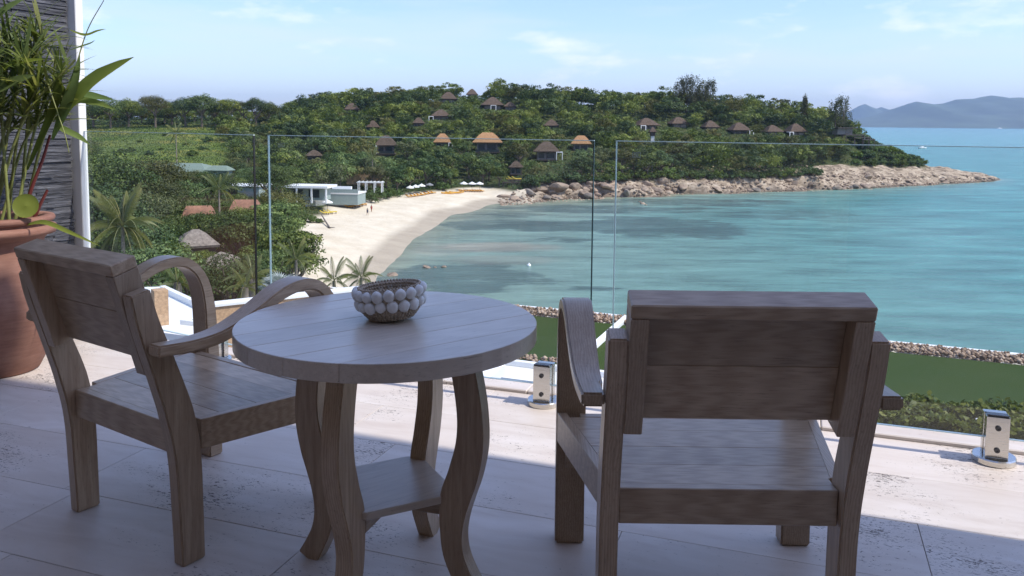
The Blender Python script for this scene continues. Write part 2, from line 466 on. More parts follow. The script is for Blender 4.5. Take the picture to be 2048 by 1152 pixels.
# ================================================================== LAND AND SEA
def hor(px): return 243.0 + 0.0087 * (px - 1024)
def dist(px, py, z=0.0): return (EYE - z) * FPX / (py - hor(px))       # distance of something z above the sea
def hgt(px, py, d): return EYE - (py - hor(px)) * d / FPX               # height above the sea
def sky(px, py, d, tree): return hgt(px, py, d) - tree
S = dist
cols = {
 -700: [(18, 17), (45, 12), (90, 8), (150, 7), (200, 10), (240, 12), (340, 19), (400, 22), (480, 22), (700, 12)],
 100: [(18, 17), (45, 12), (90, 7), (150, 6), (195, hgt(100, 345, 195)), (240, hgt(100, 322, 240)), (340, hgt(100, 262, 340)), (400, sky(100, 212, 400, 7.5)), (480, 22), (700, 8)],
 300: [(18, 17), (45, 11), (90, 6), (150, 5), (195, hgt(300, 345, 195)), (240, hgt(300, 322, 240)), (340, hgt(300, 258, 340)), (400, sky(300, 208, 400, 7.5)), (480, 22), (700, 5)],
 430: [(18, 17), (45, 10), (80, 6), (150, 4), (200, 5), (240, hgt(430, 325, 240)), (340, hgt(430, 262, 340)), (400, sky(430, 205, 400, 7.5)), (480, 22), (700, 3)],
 540: [(18, 17), (45, 9), (75, 4.5), (110, 3.4), (170, 3.2), (215, 4.5), (260, 8), (340, 17), (400, sky(540, 212, 400, 8)), (480, 20), (650, -2)],
 600: [(18, 17), (40, 9), (65, 3.5), (95, 2.0), (130, 2.2), (S(600, 440, 2.6), 2.6), (205, 4), (250, 8), (330, 18), (400, sky(600, 195, 400, 8)), (470, 24), (600, -2)],
 680: [(18, 16), (40, 7.5), (60, 3), (84, .7), (110, .9), (140, 1.4), (S(680, 415, 2.4), 2.4), (235, 5), (280, 10), (340, 19), (400, sky(680, 180, 400, 8)), (470, 25), (600, -2)],
 750: [(18, 16), (40, 7), (60, 1.0), (90, -.5), (S(750, 558), 0), (150, .8), (S(750, 400, 2.2), 2.2), (250, 5), (300, 11), (350, 20), (400, sky(750, 178, 400, 8)), (470, 26), (600, -2)],
 820: [(18, 16), (40, 7), (60, 0.5), (80, -1.2), (120, -.9), (S(820, 485), 0), (200, 1.2), (S(820, 390, 2.2), 2.2), (262, 5), (305, 12), (350, 22), (395, sky(820, 172, 395, 8)), (470, 28), (600, -2)],
 900: [(18, 16), (40, 7), (60, 0), (80, -1.6), (150, -1.3), (S(900, 430), 0), (228, 1.2), (S(900, 384, 2.2), 2.2), (272, 4.5), (305, 12), (350, 23.5), (392, sky(900, 167, 392, 8)), (470, 28), (600, -2)],
 980: [(18, 16), (40, 7), (60, -.5), (80, -1.8), (180, -1.4), (S(980, 407), 0), (256, 1.3), (S(980, 380, 2.2), 2.2), (282, 4.5), (310, 11), (355, 23), (390, sky(980, 164, 390, 8)), (470, 28), (600, -2)],
 1040: [(18, 16), (40, 7), (60, -.5), (80, -2), (180, -1.6), (S(1040, 406), 0), (256, 1.0), (S(1040, 383, 2.6), 2.6), (276, 4.5), (300, 10), (350, 22), (390, sky(1040, 168, 390, 8)), (470, 28), (600, -2)],
 1120: [(18, 16), (40, 7), (60, -.5), (80, -2.2), (190, -2.0), (S(1120, 398), 0), (262, 2.4), (S(1120, 373, 4), 4), (300, 10), (350, 22), (390, sky(1120, 172, 390, 8)), (470, 28), (600, -2)],
 1200: [(18, 16), (40, 7), (60, -1), (80, -2.6), (200, -2.4), (S(1200, 394), 0), (S(1200, 368, 4.3), 4.3), (305, 10), (350, 20), (390, sky(1200, 178, 390, 8)), (470, 26), (600, -2)],
 1350: [(18, 16), (40, 7), (60, -1), (80, -3.2), (220, -3.0), (S(1350, 387), 0), (S(1350, 363, 4.0), 4.0), (315, 9), (342, hgt(1350, 284, 342)), (395, sky(1350, 180, 395, 8)), (470, 25), (600, -2)],
 1500: [(18, 16), (40, 7), (60, -1), (80, -3.6), (240, -3.4), (S(1500, 383), 0), (S(1500, 362, 3.5), 3.5), (318, 8), (347, hgt(1500, 280, 347)), (395, sky(1500, 192, 395, 8)), (460, 20), (560, -2)],
 1620: [(18, 16), (40, 7), (60, -1), (80, -4), (250, -3.6), (S(1620, 379), 0), (S(1620, 358, 4.0), 4.0), (332, 8.5), (352, hgt(1620, 276, 352)), (385, sky(1620, 205, 385, 8)), (430, 14), (500, -2)],
 1690: [(18, 16), (40, 7), (60, -1), (80, -4), (260, -3.6), (S(1690, 377), 0), (318, 2.2), (332, hgt(1690, 338, 332)), (350, hgt(1690, 288, 350)), (362, hgt(1690, 266, 362)), (385, 17), (420, 6), (460, -2)],
 1750: [(18, 16), (40, 7), (60, -1), (80, -4), (270, -3.6), (S(1750, 375), 0), (325, 2.0), (338, hgt(1750, 345, 338)), (350, hgt(1750, 312, 350)), (362, hgt(1750, 293, 362)), (380, 8), (410, -2)],
 1800: [(18, 16), (40, 7), (60, -1), (80, -4), (280, -3.6), (S(1800, 372), 0), (335, 2.0), (346, hgt(1800, 343, 346)), (356, hgt(1800, 315, 356)), (366, hgt(1800, 308, 366)), (390, 3), (405, -2)],
 1850: [(18, 16), (40, 7), (60, -1), (80, -4), (290, -3.6), (S(1850, 370), 0), (346, 2.4), (356, hgt(1850, 338, 356)), (363, hgt(1850, 333, 363)), (380, 2), (392, -2)],
 1900: [(18, 16), (40, 7), (60, -1), (80, -4), (300, -3.6), (S(1900, 367), 0), (356, 2.6), (364, hgt(1900, 339, 364)), (372, 4), (388, -2)],
 1950: [(18, 16), (40, 7), (60, -1), (80, -4), (310, -3.4), (S(1950, 364), 0), (363, 1.8), (368, hgt(1950, 346, 368)), (378, 1), (386, -2)],
 1990: [(18, 16), (40, 7), (60, -1), (80, -4), (320, -3), (S(1990, 361.5), 0), (370, .9), (376, .7), (384, -2)],
 2012: [(18, 16), (40, 7), (60, -1), (80, -4), (330, -3), (368, -.8), (376, -.6), (390, -3)],
 2060: [(18, 16), (40, 7), (60, -1), (80, -4), (700, -4)],
 2900: [(18, 16), (40, 7), (60, -1), (80, -4), (700, -4)],
}
CU = np.array([(k - 1024) / FPX for k in cols])
YG = np.concatenate([np.linspace(14, 60, 24), np.geomspace(62, 230, 90), np.linspace(231.5, 420, 130), np.linspace(424, 700, 30)])
CZ = np.stack([np.interp(YG, [a for a, b in c], [b for a, b in c]) for c in cols.values()])
UG = np.concatenate([np.linspace(-.95, -.60, 20)[:-1], np.linspace(-.60, .63, 520), np.linspace(.63, 1.05, 20)[1:]])
ZG = np.stack([np.interp(UG, CU, CZ[:, j]) for j in range(len(YG))], 1)          # (U,Y)
ker = np.exp(-np.linspace(-2, 2, 17) ** 2); ker /= ker.sum()
ZG = np.stack([np.convolve(np.pad(ZG[:, j], 8, mode='edge'), ker, 'valid') for j in range(len(YG))], 1)
GX = UG[:, None] * YG[None, :]; GY = np.broadcast_to(YG[None, :], GX.shape)
PXG = np.broadcast_to((UG * FPX + 1024)[:, None], GX.shape)
# what the ground is: sand, wet sand, rock, grass
nse = fbm(GX / 14, GY / 14, 3)
def sstep(a, b, x): t = np.clip((x - a) / (b - a), 0, 1); return t * t * (3 - 2 * t)
beach_zone = sstep(520, 560, PXG) * (1 - sstep(1045, 1085, PXG)) * sstep(62, 80, GY)
SANDW = beach_zone * (1 - sstep(2.5, 3.0, ZG + (nse - .5) * 1.2)) * (1 - sstep(268, 280, GY))
WETW = SANDW * (1 - sstep(.55, 1.05, ZG + (fbm(GX / 30, GY / 30, 8) - .5) * .5))
rock_lim = np.interp(PXG, [1000, 1100, 1200, 1560, 1640, 1700, 1800, 1880, 1940, 2100], [2.4, 4.2, 4.6, 4.6, 7.0, 7.5, 6.2, 6.6, 9, 9])
ROCKW = sstep(1015, 1050, PXG) * (1 - sstep(rock_lim - .6, rock_lim + .6, ZG + (nse - .5) * 2.6)) * (GY > 200)
GRASSW = (sstep(120, 170, PXG) * (1 - sstep(425, 470, PXG + (nse - .5) * 60)) * sstep(205, 225, GY) * (1 - sstep(350, 372, GY)))
slabby = sstep(1620, 1680, PXG)
ridged = (1 - np.abs(fbm(GX / 9, GY / 5, 21, 5) * 2 - 1)) * (1 - slabby) + (1 - np.abs(fbm(GX / 20, GY / 9, 22, 5) * 2 - 1)) * slabby
ZG = ZG + ROCKW * (ridged - .70) * 4.2 * sstep(-.5, 1.2, ZG) + (1 - SANDW) * (1 - ROCKW) * (nse - .5) * 1.2 * sstep(1, 4, ZG) + SANDW * (fbm(GX / 6, GY / 6, 5) - .5) * .18
nU, nY = GX.shape
V = np.stack([GX, GY, ZG + SEA], -1).reshape(-1, 3)
ii, jj = np.meshgrid(np.arange(nU - 1), np.arange(nY - 1), indexing='ij')
q = (ii * nY + jj).ravel()
me = fast_mesh('terrain', V, np.stack([q, q + nY, q + nY + 1, q + 1], 1)); smooth(me)
for nm, a in (('sand', SANDW), ('wet', WETW), ('rock', ROCKW), ('grass', GRASSW), ('tidal', .8 * (1 - sstep(.15, .9, ZG + (nse - .5) * .8)))): vert_attr(me, nm, a.ravel())
tag(obj('terrain', me, M_['terrain']), kind='structure')

def ground(x, y, grid=None):
    """height (world z) of the land at x,y; arrays allowed"""
    g = ZG if grid is None else grid
    x = np.asarray(x, float); y = np.asarray(y, float)
    u = np.clip(np.interp(x / np.maximum(y, 1), UG, np.arange(nU)), 0, nU - 1.001)
    v = np.clip(np.interp(y, YG, np.arange(nY)), 0, nY - 1.001)
    i = u.astype(int); j = v.astype(int); fu = u - i; fv = v - j
    r = g[i, j] * (1 - fu) * (1 - fv) + g[i + 1, j] * fu * (1 - fv) + g[i, j + 1] * (1 - fu) * fv + g[i + 1, j + 1] * fu * fv
    return r + SEA if grid is None else r
def hit(px, py, d0=60, d1=600):
    """first land point seen along a sight line"""
    r = sight(px, py); Y = np.linspace(d0, d1, 4000); P = CAM + np.outer(Y / r[1], r)
    b = np.nonzero(P[:, 2] < ground(P[:, 0], P[:, 1]))[0]
    return P[b[0]] if len(b) else P[-1]

# ---- sea
su = np.concatenate([np.linspace(-3, -.7, 20)[:-1], np.linspace(-.7, .8, 330), np.linspace(.8, 3, 20)[1:]])
sy = np.concatenate([np.linspace(30, 60, 6)[:-1], np.geomspace(60, 420, 260), np.geomspace(430, 14000, 70)])
SX = su[:, None] * sy[None, :]; SY = np.broadcast_to(sy[None, :], SX.shape)
land = ground(SX, np.minimum(SY, 699), ZG); land = np.where(SY > 690, -6, land)
dep = np.clip(-land, 0, 8)
far = np.hypot(SX - 60, SY - 150)
depth = np.clip(dep / 8 + np.clip((SX - 25) / 130, 0, 1) * .45 * (dep > .4) + np.clip((SY - 420) / 300, 0, .6), 0, 1)
depth = np.clip(depth + (fbm(SX / 40, SY / 70, 30) - .5) * .18 * (dep > .5), 0, 1)
weed = np.zeros_like(SX); bar = np.zeros_like(SX)
def patch(px, py, wx, hy, amt):
    c = on_z(px, py, SEA); a = on_z(px + wx, py, SEA); t = on_z(px, py - hy, SEA); b = on_z(px, py + hy, SEA)
    rx = abs(a[0] - c[0]); ry = abs(t[1] - b[1]) / 2
    e = ((SX - c[0]) / rx) ** 2 + ((SY - (t[1] + b[1]) / 2) / ry) ** 2
    return amt * (1 - sstep(.3, 1.3, e + (fbm(SX / 9, SY / 14, 77) - .5) * 1.1))
for a in ((930, 560, 170, 34, 1.0), (1060, 452, 190, 13, .85), (1330, 455, 170, 26, .8), (1180, 418, 260, 9, .7), (1010, 430, 90, 10, .55),
          (1130, 480, 70, 6, .6), (1400, 405, 220, 9, .6), (1190, 580, 60, 8, .45), (1560, 430, 160, 12, .5), (850, 540, 40, 16, .6)):
    weed = np.maximum(weed, patch(*a))
for a in ((985, 494, 120, 11, 1.0), (1010, 520, 130, 10, .45), (880, 500, 60, 14, .5)):
    bar = np.maximum(bar, patch(*a))
nU2, nY2 = SX.shape
V = np.stack([SX, SY, np.full_like(SX, SEA)], -1).reshape(-1, 3)
ii, jj = np.meshgrid(np.arange(nU2 - 1), np.arange(nY2 - 1), indexing='ij'); q = (ii * nY2 + jj).ravel()
me = fast_mesh('sea', V, np.stack([q, q + nY2, q + nY2 + 1, q + 1], 1)); smooth(me)
for nm, a in (('depth', depth), ('weed', weed), ('bar', bar)): vert_attr(me, nm, a.ravel())
tag(obj('sea', me, M_['water']), kind='structure')

# ---- far island with two ridges and a lone peak beyond
def island(name, prof, Y0, halfdepth, label):
    pxs = np.array([a for a, b in prof], float); pys = np.array([b for a, b in prof], float)
    xs = np.linspace(pxs[0], pxs[-1], 160); ys = np.interp(xs, pxs, pys)
    X = (xs - 1024) / FPX * Y0
    top = (hor(xs) - ys) * Y0 / FPX + EYE
    v = np.linspace(-1, 1, 41)
    GXi = np.broadcast_to(X[:, None], (160, 41)); GYi = Y0 + v[None, :] * halfdepth * np.ones((160, 1))
    spur = fbm(GXi / 420, GYi / 420, 55, 5)
    prof_v = np.clip(1 - np.abs(v), 0, 1) ** .85
    Z = top[:, None] * prof_v[None, :] * (1 + (spur - .5) * .55 * (1 - prof_v[None, :]) * 2)
    V = np.stack([GXi, GYi, SEA - 2 + Z], -1).reshape(-1, 3)
    ii, jj = np.meshgrid(np.arange(159), np.arange(40), indexing='ij'); q = (ii * 41 + jj).ravel()
    me = fast_mesh(name, V, np.stack([q, q + 41, q + 42, q + 1], 1)); smooth(me)
    return tag(obj(name, me, M_['island_green']), kind='structure')
island('hills', [(1560, 252), (1640, 246), (1700, 240), (1745, 232), (1780, 222), (1808, 208), (1826, 203), (1845, 206), (1862, 208.5), (1880, 207), (1905, 199), (1940, 197.5), (1955, 194), (1975, 191), (1992, 193), (2012, 196), (2030, 195), (2060, 197), (2120, 202), (2200, 215), (2300, 236), (2360, 251)], 9000, 1500, '')
island('hills', [(1640, 248), (1690, 225), (1712, 212), (1725, 208), (1738, 214), (1748, 217), (1757, 214), (1770, 218), (1800, 232), (1840, 250)], 11200, 900, '')

# ================================================================== THE TERRACE
TH = math.radians(-19.4)                                   # the terrace is turned against the view
AX = np.array([math.cos(TH), math.sin(TH), 0]); AN = np.array([-math.sin(TH), math.cos(TH), 0])   # along the railing / outwards
P0 = np.array([0.144, 3.446, 0.0])                         # first spigot
def tl(a, n, z=0.0): return P0 + AX * a + AN * n + np.array([0, 0, z])
def rail_a(px, py):                                        # place along the railing where a sight line crosses its plane
    r = sight(px, py); t = ((P0 - CAM) @ AN) / (r @ AN); p = CAM + r * t
    return float((p - P0) @ AX)
frame = Matrix.Translation(Vector(P0)) @ Matrix.Rotation(TH, 4, 'Z')

floor = tag(obj('terrace_floor', box_mesh('terrace_floor', (0.6, -2.2, -.135), (9.6, 4.62, .25)), M_['grout']), kind='structure')
floor.matrix_world = frame
ROWW = .357; r = 0; n1 = 0.098
rnd = random.Random(5)
while n1 - r * ROWW > -4.4:
    hi = n1 - r * ROWW; lo = hi - ROWW
    a = -4.15 + rnd.uniform(0, .6)
    first = -4.2
    while a < 5.4:
        L = rnd.choice((.72, .88, 1.04, .6)); b = min(a + L, 5.4)
        cx = (first + b) / 2; cy = (lo + hi) / 2
        g = .0009
        me = box_mesh('slab', (0, 0, -.012), (b - first - 2 * g, ROWW - 2 * g, .024), .0012)
        obj('slab', me, M_['travertine'], floor, (cx, cy, rnd.uniform(-.0004, .0004)))
        first = b; a = b
    r += 1
# raised kerb outside the railing, made of stone pieces
kerb = empty('stone_kerb', P0, TH); tag(kerb, 'low pale stone kerb along the outer edge of the terrace under the glass', 'kerb')
a = -2.55
while a < 5.4:
    b = min(a + 1.22, 5.4)
    obj('stone', box_mesh('stone', ((a + b) / 2, .155, -.045), (b - a - .003, .11, .12), .004), M_['travertine'], kerb); a = b
slab = tag(obj('terrace_edge_wall', box_mesh('terrace_edge_wall', (1.0, .155, -1.62), (8.8, .09, 3.0)), M_['white_render']), 'white rendered wall holding up the outer edge of the terrace', 'wall')
slab.matrix_world = frame

# ---- the house: dark glazed front behind us and a tall unseen wall added on the right to shade the floor
house = empty('house', P0, TH); tag(house, 'single-storey tan house front with glass doors behind the terrace', 'house')
obj('wall', box_mesh('wall', (-.5, -3.75, 1.5), (9.4, .3, 3.6)), M_['tan_render'], house)
for x in (-3.6, -2.0, 2.0, 3.4): obj('glass_door', box_mesh('glass_door', (x, -3.585, 1.25), (1.3, .02, 2.4)), M_['villa_glass'], house)
blocker = empty('shade_wall', P0, TH); tag(blocker, 'tall pale wall added out of view to shade the terrace floor', 'house')
sh_pt = np.array([.142, 2.816, 0]); sd2 = np.array([SUN_DIR.x, SUN_DIR.y, 0]); sd2 /= np.linalg.norm(sd2)
WA = 3.0; kk_ = (WA - (sh_pt - P0) @ AX) / (sd2 @ AX); wn_ = float((sh_pt + sd2 * kk_ - P0) @ AN)
obj('wall', box_mesh('wall', (WA + .15, (wn_ - 3.6) / 2, 3.55), (.30, wn_ + 3.6, 7.7)), M_['cream_render'], blocker)
obj('eave', box_mesh('eave', (WA + .15, (wn_ - 3.6) / 2 - .2, 7.48), (.5, wn_ + 3.4, .14)), M_['grey_render'], blocker)  # top strip of the added shading wall

# ---- slate wall at the end of the terrace
pole_xy = at_y(171, 470, 4.66); pole_xy[2] = 0
WD = np.array([-.38, -.925, 0]); WD /= np.linalg.norm(WD)                 # from the outer end back towards the house
WN = np.array([-WD[1], WD[0], 0]); WN = WN if WN @ np.array([1, 0, 0]) > 0 else -WN     # towards the terrace
wang = math.atan2(WD[1], WD[0])
wall = empty('slate_wall', pole_xy, wang); tag(wall, 'dark grey stacked slate wall closing the end of the terrace', 'wall')
sgn = 1.0 if (np.array([-math.sin(wang), math.cos(wang), 0]) @ WN) > 0 else -1.0
obj('core', box_mesh('core', (1.65, -sgn * .1, 1.2), (3.2, .14, 3.0)), M_['grey_render'], wall)
z = -.3; count = 0; rest = bmesh.new(); rs = random.Random(3); shapes = {}
cand = []
while z < 2.68:
    h = rs.uniform(.013, .021); x = -rs.uniform(0, .25) + .07
    x = max(x, .065)
    while x < 3.2:
        L = rs.uniform(.12, .36); t = rs.uniform(.013, .024)
        cand.append((x, z, min(L, 3.22 - x), h, t)); x += L
    z += h
vis = []
for c in cand:
    p = pole_xy + WD * (c[0] + c[2] / 2) + np.array([0, 0, c[1]])
    q2 = project(p); vis.append((-(q2[0]) if (-60 < q2[0] < 175 and -20 < q2[1] < 700) else 9e9))
order = np.argsort(vis)
keep = set(order[:300].tolist())
for i, (x, z, L, h, t) in enumerate(cand):
    cen = (x + L / 2, sgn * (t / 2 - .03), z + h / 2); sz = (L - .0015, t + .01, h - .0012)
    if i in keep:
        bm = bmesh.new(); vs = bm_box(bm, cen, sz)
        for v in vs:
            if (v.co.y - cen[1]) * sgn > 0: v.co.y += rs.uniform(-.004, .004); v.co.z += rs.uniform(-.0008, .0008)
        bmesh.ops.recalc_face_normals(bm, faces=bm.faces)
        obj('stone', bm_mesh('stone', bm), M_['slate'], wall)
    else: bm_box(rest, cen, sz)
bmesh.ops.recalc_face_normals(rest, faces=rest.faces)
tag(obj('stone_courses', bm_mesh('stone_courses', rest), M_['slate'], wall), kind='stuff')
obj('corner_trim', box_mesh('corner_trim', (.028, -sgn * .055, 1.2), (.05, .20, 3.0), .004), M_['white_paint'], wall)

# ---- glass railing
def glass_panel(a0, n0, a1, n1, z0, z1, label, mark=None, dark_end=0):
    p = tl(a0, n0); q = tl(a1, n1); L = float(np.linalg.norm(q - p)); ang = math.atan2(q[1] - p[1], q[0] - p[0])
    e = empty('glass_railing', p, ang); tag(e, label, 'railing')
    t = .012
    bm = bmesh.new()
    for y in (-t / 2, t / 2):
        bm.faces.new([bm.verts.new(c) for c in ((.0004, y, z0 + .0004), (L - .0004, y, z0 + .0004), (L - .0004, y, z1 - .0004), (.0004, y, z1 - .0004))])
    bmesh.ops.recalc_face_normals(bm, faces=bm.faces)
    obj('pane', bm_mesh('pane', bm), M_['glass'], e)
    for nm, c, s, mt in (('top_edge', (L / 2, 0, z1 - .0015), (L, t - .001, .003), 'glass_edge'), ('bottom_edge', (L / 2, 0, z0 + .0015), (L, t - .001, .003), 'glass_edge'),
                     ('side_edge', (.002, 0, (z0 + z1) / 2), (.004, t - .001, z1 - z0 - .008), 'glass_edge_dark' if dark_end == 2 else 'glass_edge'),
                     ('side_edge', (L - .002, 0, (z0 + z1) / 2), (.004, t - .001, z1 - z0 - .008), 'glass_edge_dark' if dark_end else 'glass_edge')):
        obj(nm, box_mesh(nm, c, s), M_[mt], e)
    if mark:
        bm = bmesh.new()
        for (dx, dz, ww, hh) in ((0, 0, .020, .0012), (0, .0105, .020, .0012), (-.0095, .005, .0012, .010), (.0095, .005, .0012, .010), (-.005, .005, .004, .0014), (.002, .005, .006, .0014), (.0, .0025, .013, .0012), (-.001, .0078, .011, .0012)):
            bm_box(bm, (mark[0] + dx * 1.7, -t / 2 - .0004, mark[1] + dz * 1.7), (ww * 1.7, .0004, hh * 1.7))
        obj('etched_mark', bm_mesh('etched_mark', bm), M_['pale_green'], e)
    return e
ZT, ZB = 1.127, .085
aR0, aM1, aM0, aL1 = rail_a(1229, 450), rail_a(1186, 450), rail_a(539, 430), rail_a(511, 430)
glass_panel(aR0, 0, 4.4, 0, ZB, ZT, 'clear glass railing panel in front of the open sea with two steel spigots', (.085, ZT - .065))
glass_panel(aM0, 0, aM1, 0, ZB, ZT, 'wide clear glass railing panel in front of the beach', (.075, ZT - .055), 1)
pl = pole_xy - P0
glass_panel(float(pl @ AX) + .02, float(pl @ AN) - .02, aL1, 0.0, ZB, ZT, 'clear glass railing panel joined to the white trim of the slate wall', None, 1)

def spigot(loc, label):
    e = empty('glass_spigot', loc, TH); tag(e, label, 'clamp', 'steel spigots holding the glass')
    obj('base_disc', lathe_mesh('base_disc', [(0, 0), (.069, 0), (.071, .003), (.071, .02), (.068, .0245), (0, .0245)], 48, False), M_['steel'], e)
    for y in (-.0255, .0255):
        obj('clamp_plate', box_mesh('clamp_plate', (0, y, .100), (.074, .031, .151), .003, seg=2), M_['steel'], e)
    obj('gasket', box_mesh('gasket', (0, 0, .098), (.066, .0195, .148)), M_['dark_steel'], e)
    obj('top_cap', box_mesh('top_cap', (0, -.0255, .1785), (.070, .029, .006), .002), M_['dark_steel'], e)
    for zz in (.055, .135):
        me = lathe_mesh('bolt', [(0, .0025), (.0035, .0025), (.0036, .0055), (.0085, .0055), (.0095, .0045), (.0095, 0)], 16, False)
        b = obj('bolt', me, M_['dark_steel'], e, (0, -.0412, zz)); b.rotation_euler = (math.radians(90), 0, 0)
    return e
for a, lb in ((0.0, 'steel glass spigot standing between the round table and the chair with its back to us'), (1.69, 'steel glass spigot clear of the chairs in front of the hedge'), (3.38, 'steel glass spigot at the end of the hedge'), (-1.69, 'steel glass spigot behind the left armchair and table')):
    spigot(tl(a, 0), lb)
# ================================================================== FURNITURE
def ribbon_mesh(name, path, x0, x1, thick, bevel=.004):
    """a flat bar bent along a path in the y,z plane; x0,x1 per path point; thick per point"""
    path = np.array(path, float); k = len(path)
    x0 = np.broadcast_to(x0, (k,)); x1 = np.broadcast_to(x1, (k,)); th = np.broadcast_to(thick, (k,))
    T = np.gradient(path, axis=0); T /= np.linalg.norm(T, axis=1)[:, None]
    N = np.stack([-T[:, 1], T[:, 0]], 1)
    bm = bmesh.new(); rings = []
    for i in range(k):
        a = path[i] + N[i] * th[i] / 2; b = path[i] - N[i] * th[i] / 2
        rings.append([bm.verts.new((x0[i], *a)), bm.verts.new((x1[i], *a)), bm.verts.new((x1[i], *b)), bm.verts.new((x0[i], *b))])
    for i in range(k - 1):
        for j in range(4): bm.faces.new((rings[i][j], rings[i][(j + 1) % 4], rings[i + 1][(j + 1) % 4], rings[i + 1][j]))
    bm.faces.new(rings[0][::-1]); bm.faces.new(rings[-1])
    bmesh.ops.recalc_face_normals(bm, faces=bm.faces)
    es = [e for e in bm.edges if len(e.link_faces) == 2 and e.calc_face_angle(0) > .7]
    bmesh.ops.bevel(bm, geom=es, offset=bevel, segments=2, affect='EDGES')
    return bm_mesh(name, bm)
def spline(pts, n):
    """Catmull-Rom through pts"""
    P = np.array(pts, float); P = np.vstack([2 * P[0] - P[1], P, 2 * P[-1] - P[-2]]); out = []
    for i in range(1, len(P) - 2):
        for t in np.linspace(0, 1, n, endpoint=False):
            a, b, c, d = P[i - 1], P[i], P[i + 1], P[i + 2]
            out.append(.5 * ((2 * b) + (-a + c) * t + (2 * a - 5 * b + 4 * c - d) * t * t + (-a + 3 * b - 3 * c + d) * t ** 3))
    out.append(P[-2]); return np.array(out)

def armchair(loc, rz, label):
    e = empty('armchair', loc, rz); tag(e, label, 'chair', 'teak armchairs on the terrace')
    TX, TY, TZ = M_['teak_x'], M_['teak_y'], M_['teak_z']
    SZ = .385
    # rear legs: curved planks running from the floor up behind the arms
    legp = spline([(.075, 0), (.072, .14), (.066, .30), (.045, .42), (.005, .55), (-.038, .68), (-.058, .764)], 5)
    for s in (-1, 1):
        xa, xb = sorted((s * .246, s * .288))
        obj('rear_leg', ribbon_mesh('rear_leg', legp, xa, xb, np.interp(legp[:, 1], [0, .3, .42, .764], [.070, .078, .080, .055])), TZ, e)
    # bent arm that turns down into the front leg
    arm = spline([(-.045, .617), (.06, .612), (.15, .622), (.25, .660), (.34, .704), (.415, .718), (.475, .700), (.520, .645), (.543, .56), (.551, .44), (.555, .30), (.556, .15), (.556, 0)], 6)
    ya = arm[:, 0]
    for s in (-1, 1):
        i0 = np.interp(ya, [-.05, .45], [.285, .281]); o0 = np.interp(ya, [-.05, .5], [.338, .363])
        i0 = np.where((ya < .06), .2895, i0)
        x0, x1 = (i0, o0) if s > 0 else (-o0, -i0)
        th = np.interp(np.arange(len(arm)), [0, 8, 40, 56, len(arm) - 1], [.030, .032, .034, .050, .056])
        obj('arm', ribbon_mesh('arm', arm, x0, x1, th, .005), TY, e)
    # seat boards, widening towards the front, let in between the rails
    def hw(y): return .2455 if y < .110 else .250 + (y - .110) * .205
    edges = [.0725, .178, .288, .400, .489]
    wob = random.Random(label)
    for a, b in zip(edges[:-1], edges[1:]):
        a += .0004; b -= .0004
        ys = [a, .1098, .1102, b] if a < .110 < b else [a, b]
        poly = [(hw(y), y) for y in ys] + [(-hw(y), y) for y in ys[::-1]]
        dz = wob.uniform(-.0008, .0002)
        obj('seat_board', prism_mesh('seat_board', poly, SZ - .022 + dz, SZ + dz, .0007), TX, e)
    obj('rear_rail', box_mesh('rear_rail', (0, .058, SZ - .0405), (.488, .028, .083), .002), TX, e)
    obj('front_rail', box_mesh('front_rail', (0, .504, SZ - .039), (.600, .028, .080), .002), TX, e)
    for s in (-1, 1):
        y0, y1 = .1125, .524; x0, x1 = hw(y0) + .0005, hw(y1) + .0005
        poly = [(s * x0, y0), (s * (x0 + .026), y0), (s * (x1 + .026), y1), (s * x1, y1)]
        if s > 0: poly = poly[::-1]
        obj('side_rail', prism_mesh('side_rail', poly, SZ - .083, SZ + .0006, .0015), TY, e)
        pb = [(.470, .296), (.523, .296), (.523, .225)]
        bm = bmesh.new(); f = []
        for xx in (s * .312, s * .338): f.append([bm.verts.new((xx, y, z)) for y, z in pb])
        bm.faces.new(f[0]); bm.faces.new(f[1][::-1])
        for i in range(3): bm.faces.new((f[0][i], f[0][(i + 1) % 3], f[1][(i + 1) % 3], f[1][i]))
        bmesh.ops.recalc_face_normals(bm, faces=bm.faces)
        obj('corner_brace', bm_mesh('corner_brace', bm), TY, e)
    # leaning back: frame and two boards
    lean = math.atan2(.095, .33)
    Mb = Matrix.Translation((0, .020, .549)) @ Matrix.Rotation(lean, 4, 'X')
    Hh = .312
    for s in (-1, 1):
        obj('back_stile', box_mesh('back_stile', (s * .2265, -.014, (Hh - .0325) / 2), (.039, .070, Hh - .0325), .002, Mb), TZ, e)
    obj('back_top_rail', box_mesh('back_top_rail', (0, -.014, Hh - .016), (.4925, .0705, .032), .003, Mb), TX, e)
    for a, b in ((.012, .146), (.1465, .2795)):
        obj('back_board', box_mesh('back_board', (0, .004, (a + b) / 2), (.4135, .020, b - a), .0015, Mb), TX, e)
    return e
armchair((.489, 1.743, 0), math.radians(-.6), 'teak armchair with its back square to us, in front of the open sea')
armchair((-1.132, 2.256, 0), math.radians(-34.5), 'teak armchair turned towards the round table, beside the terracotta pot')

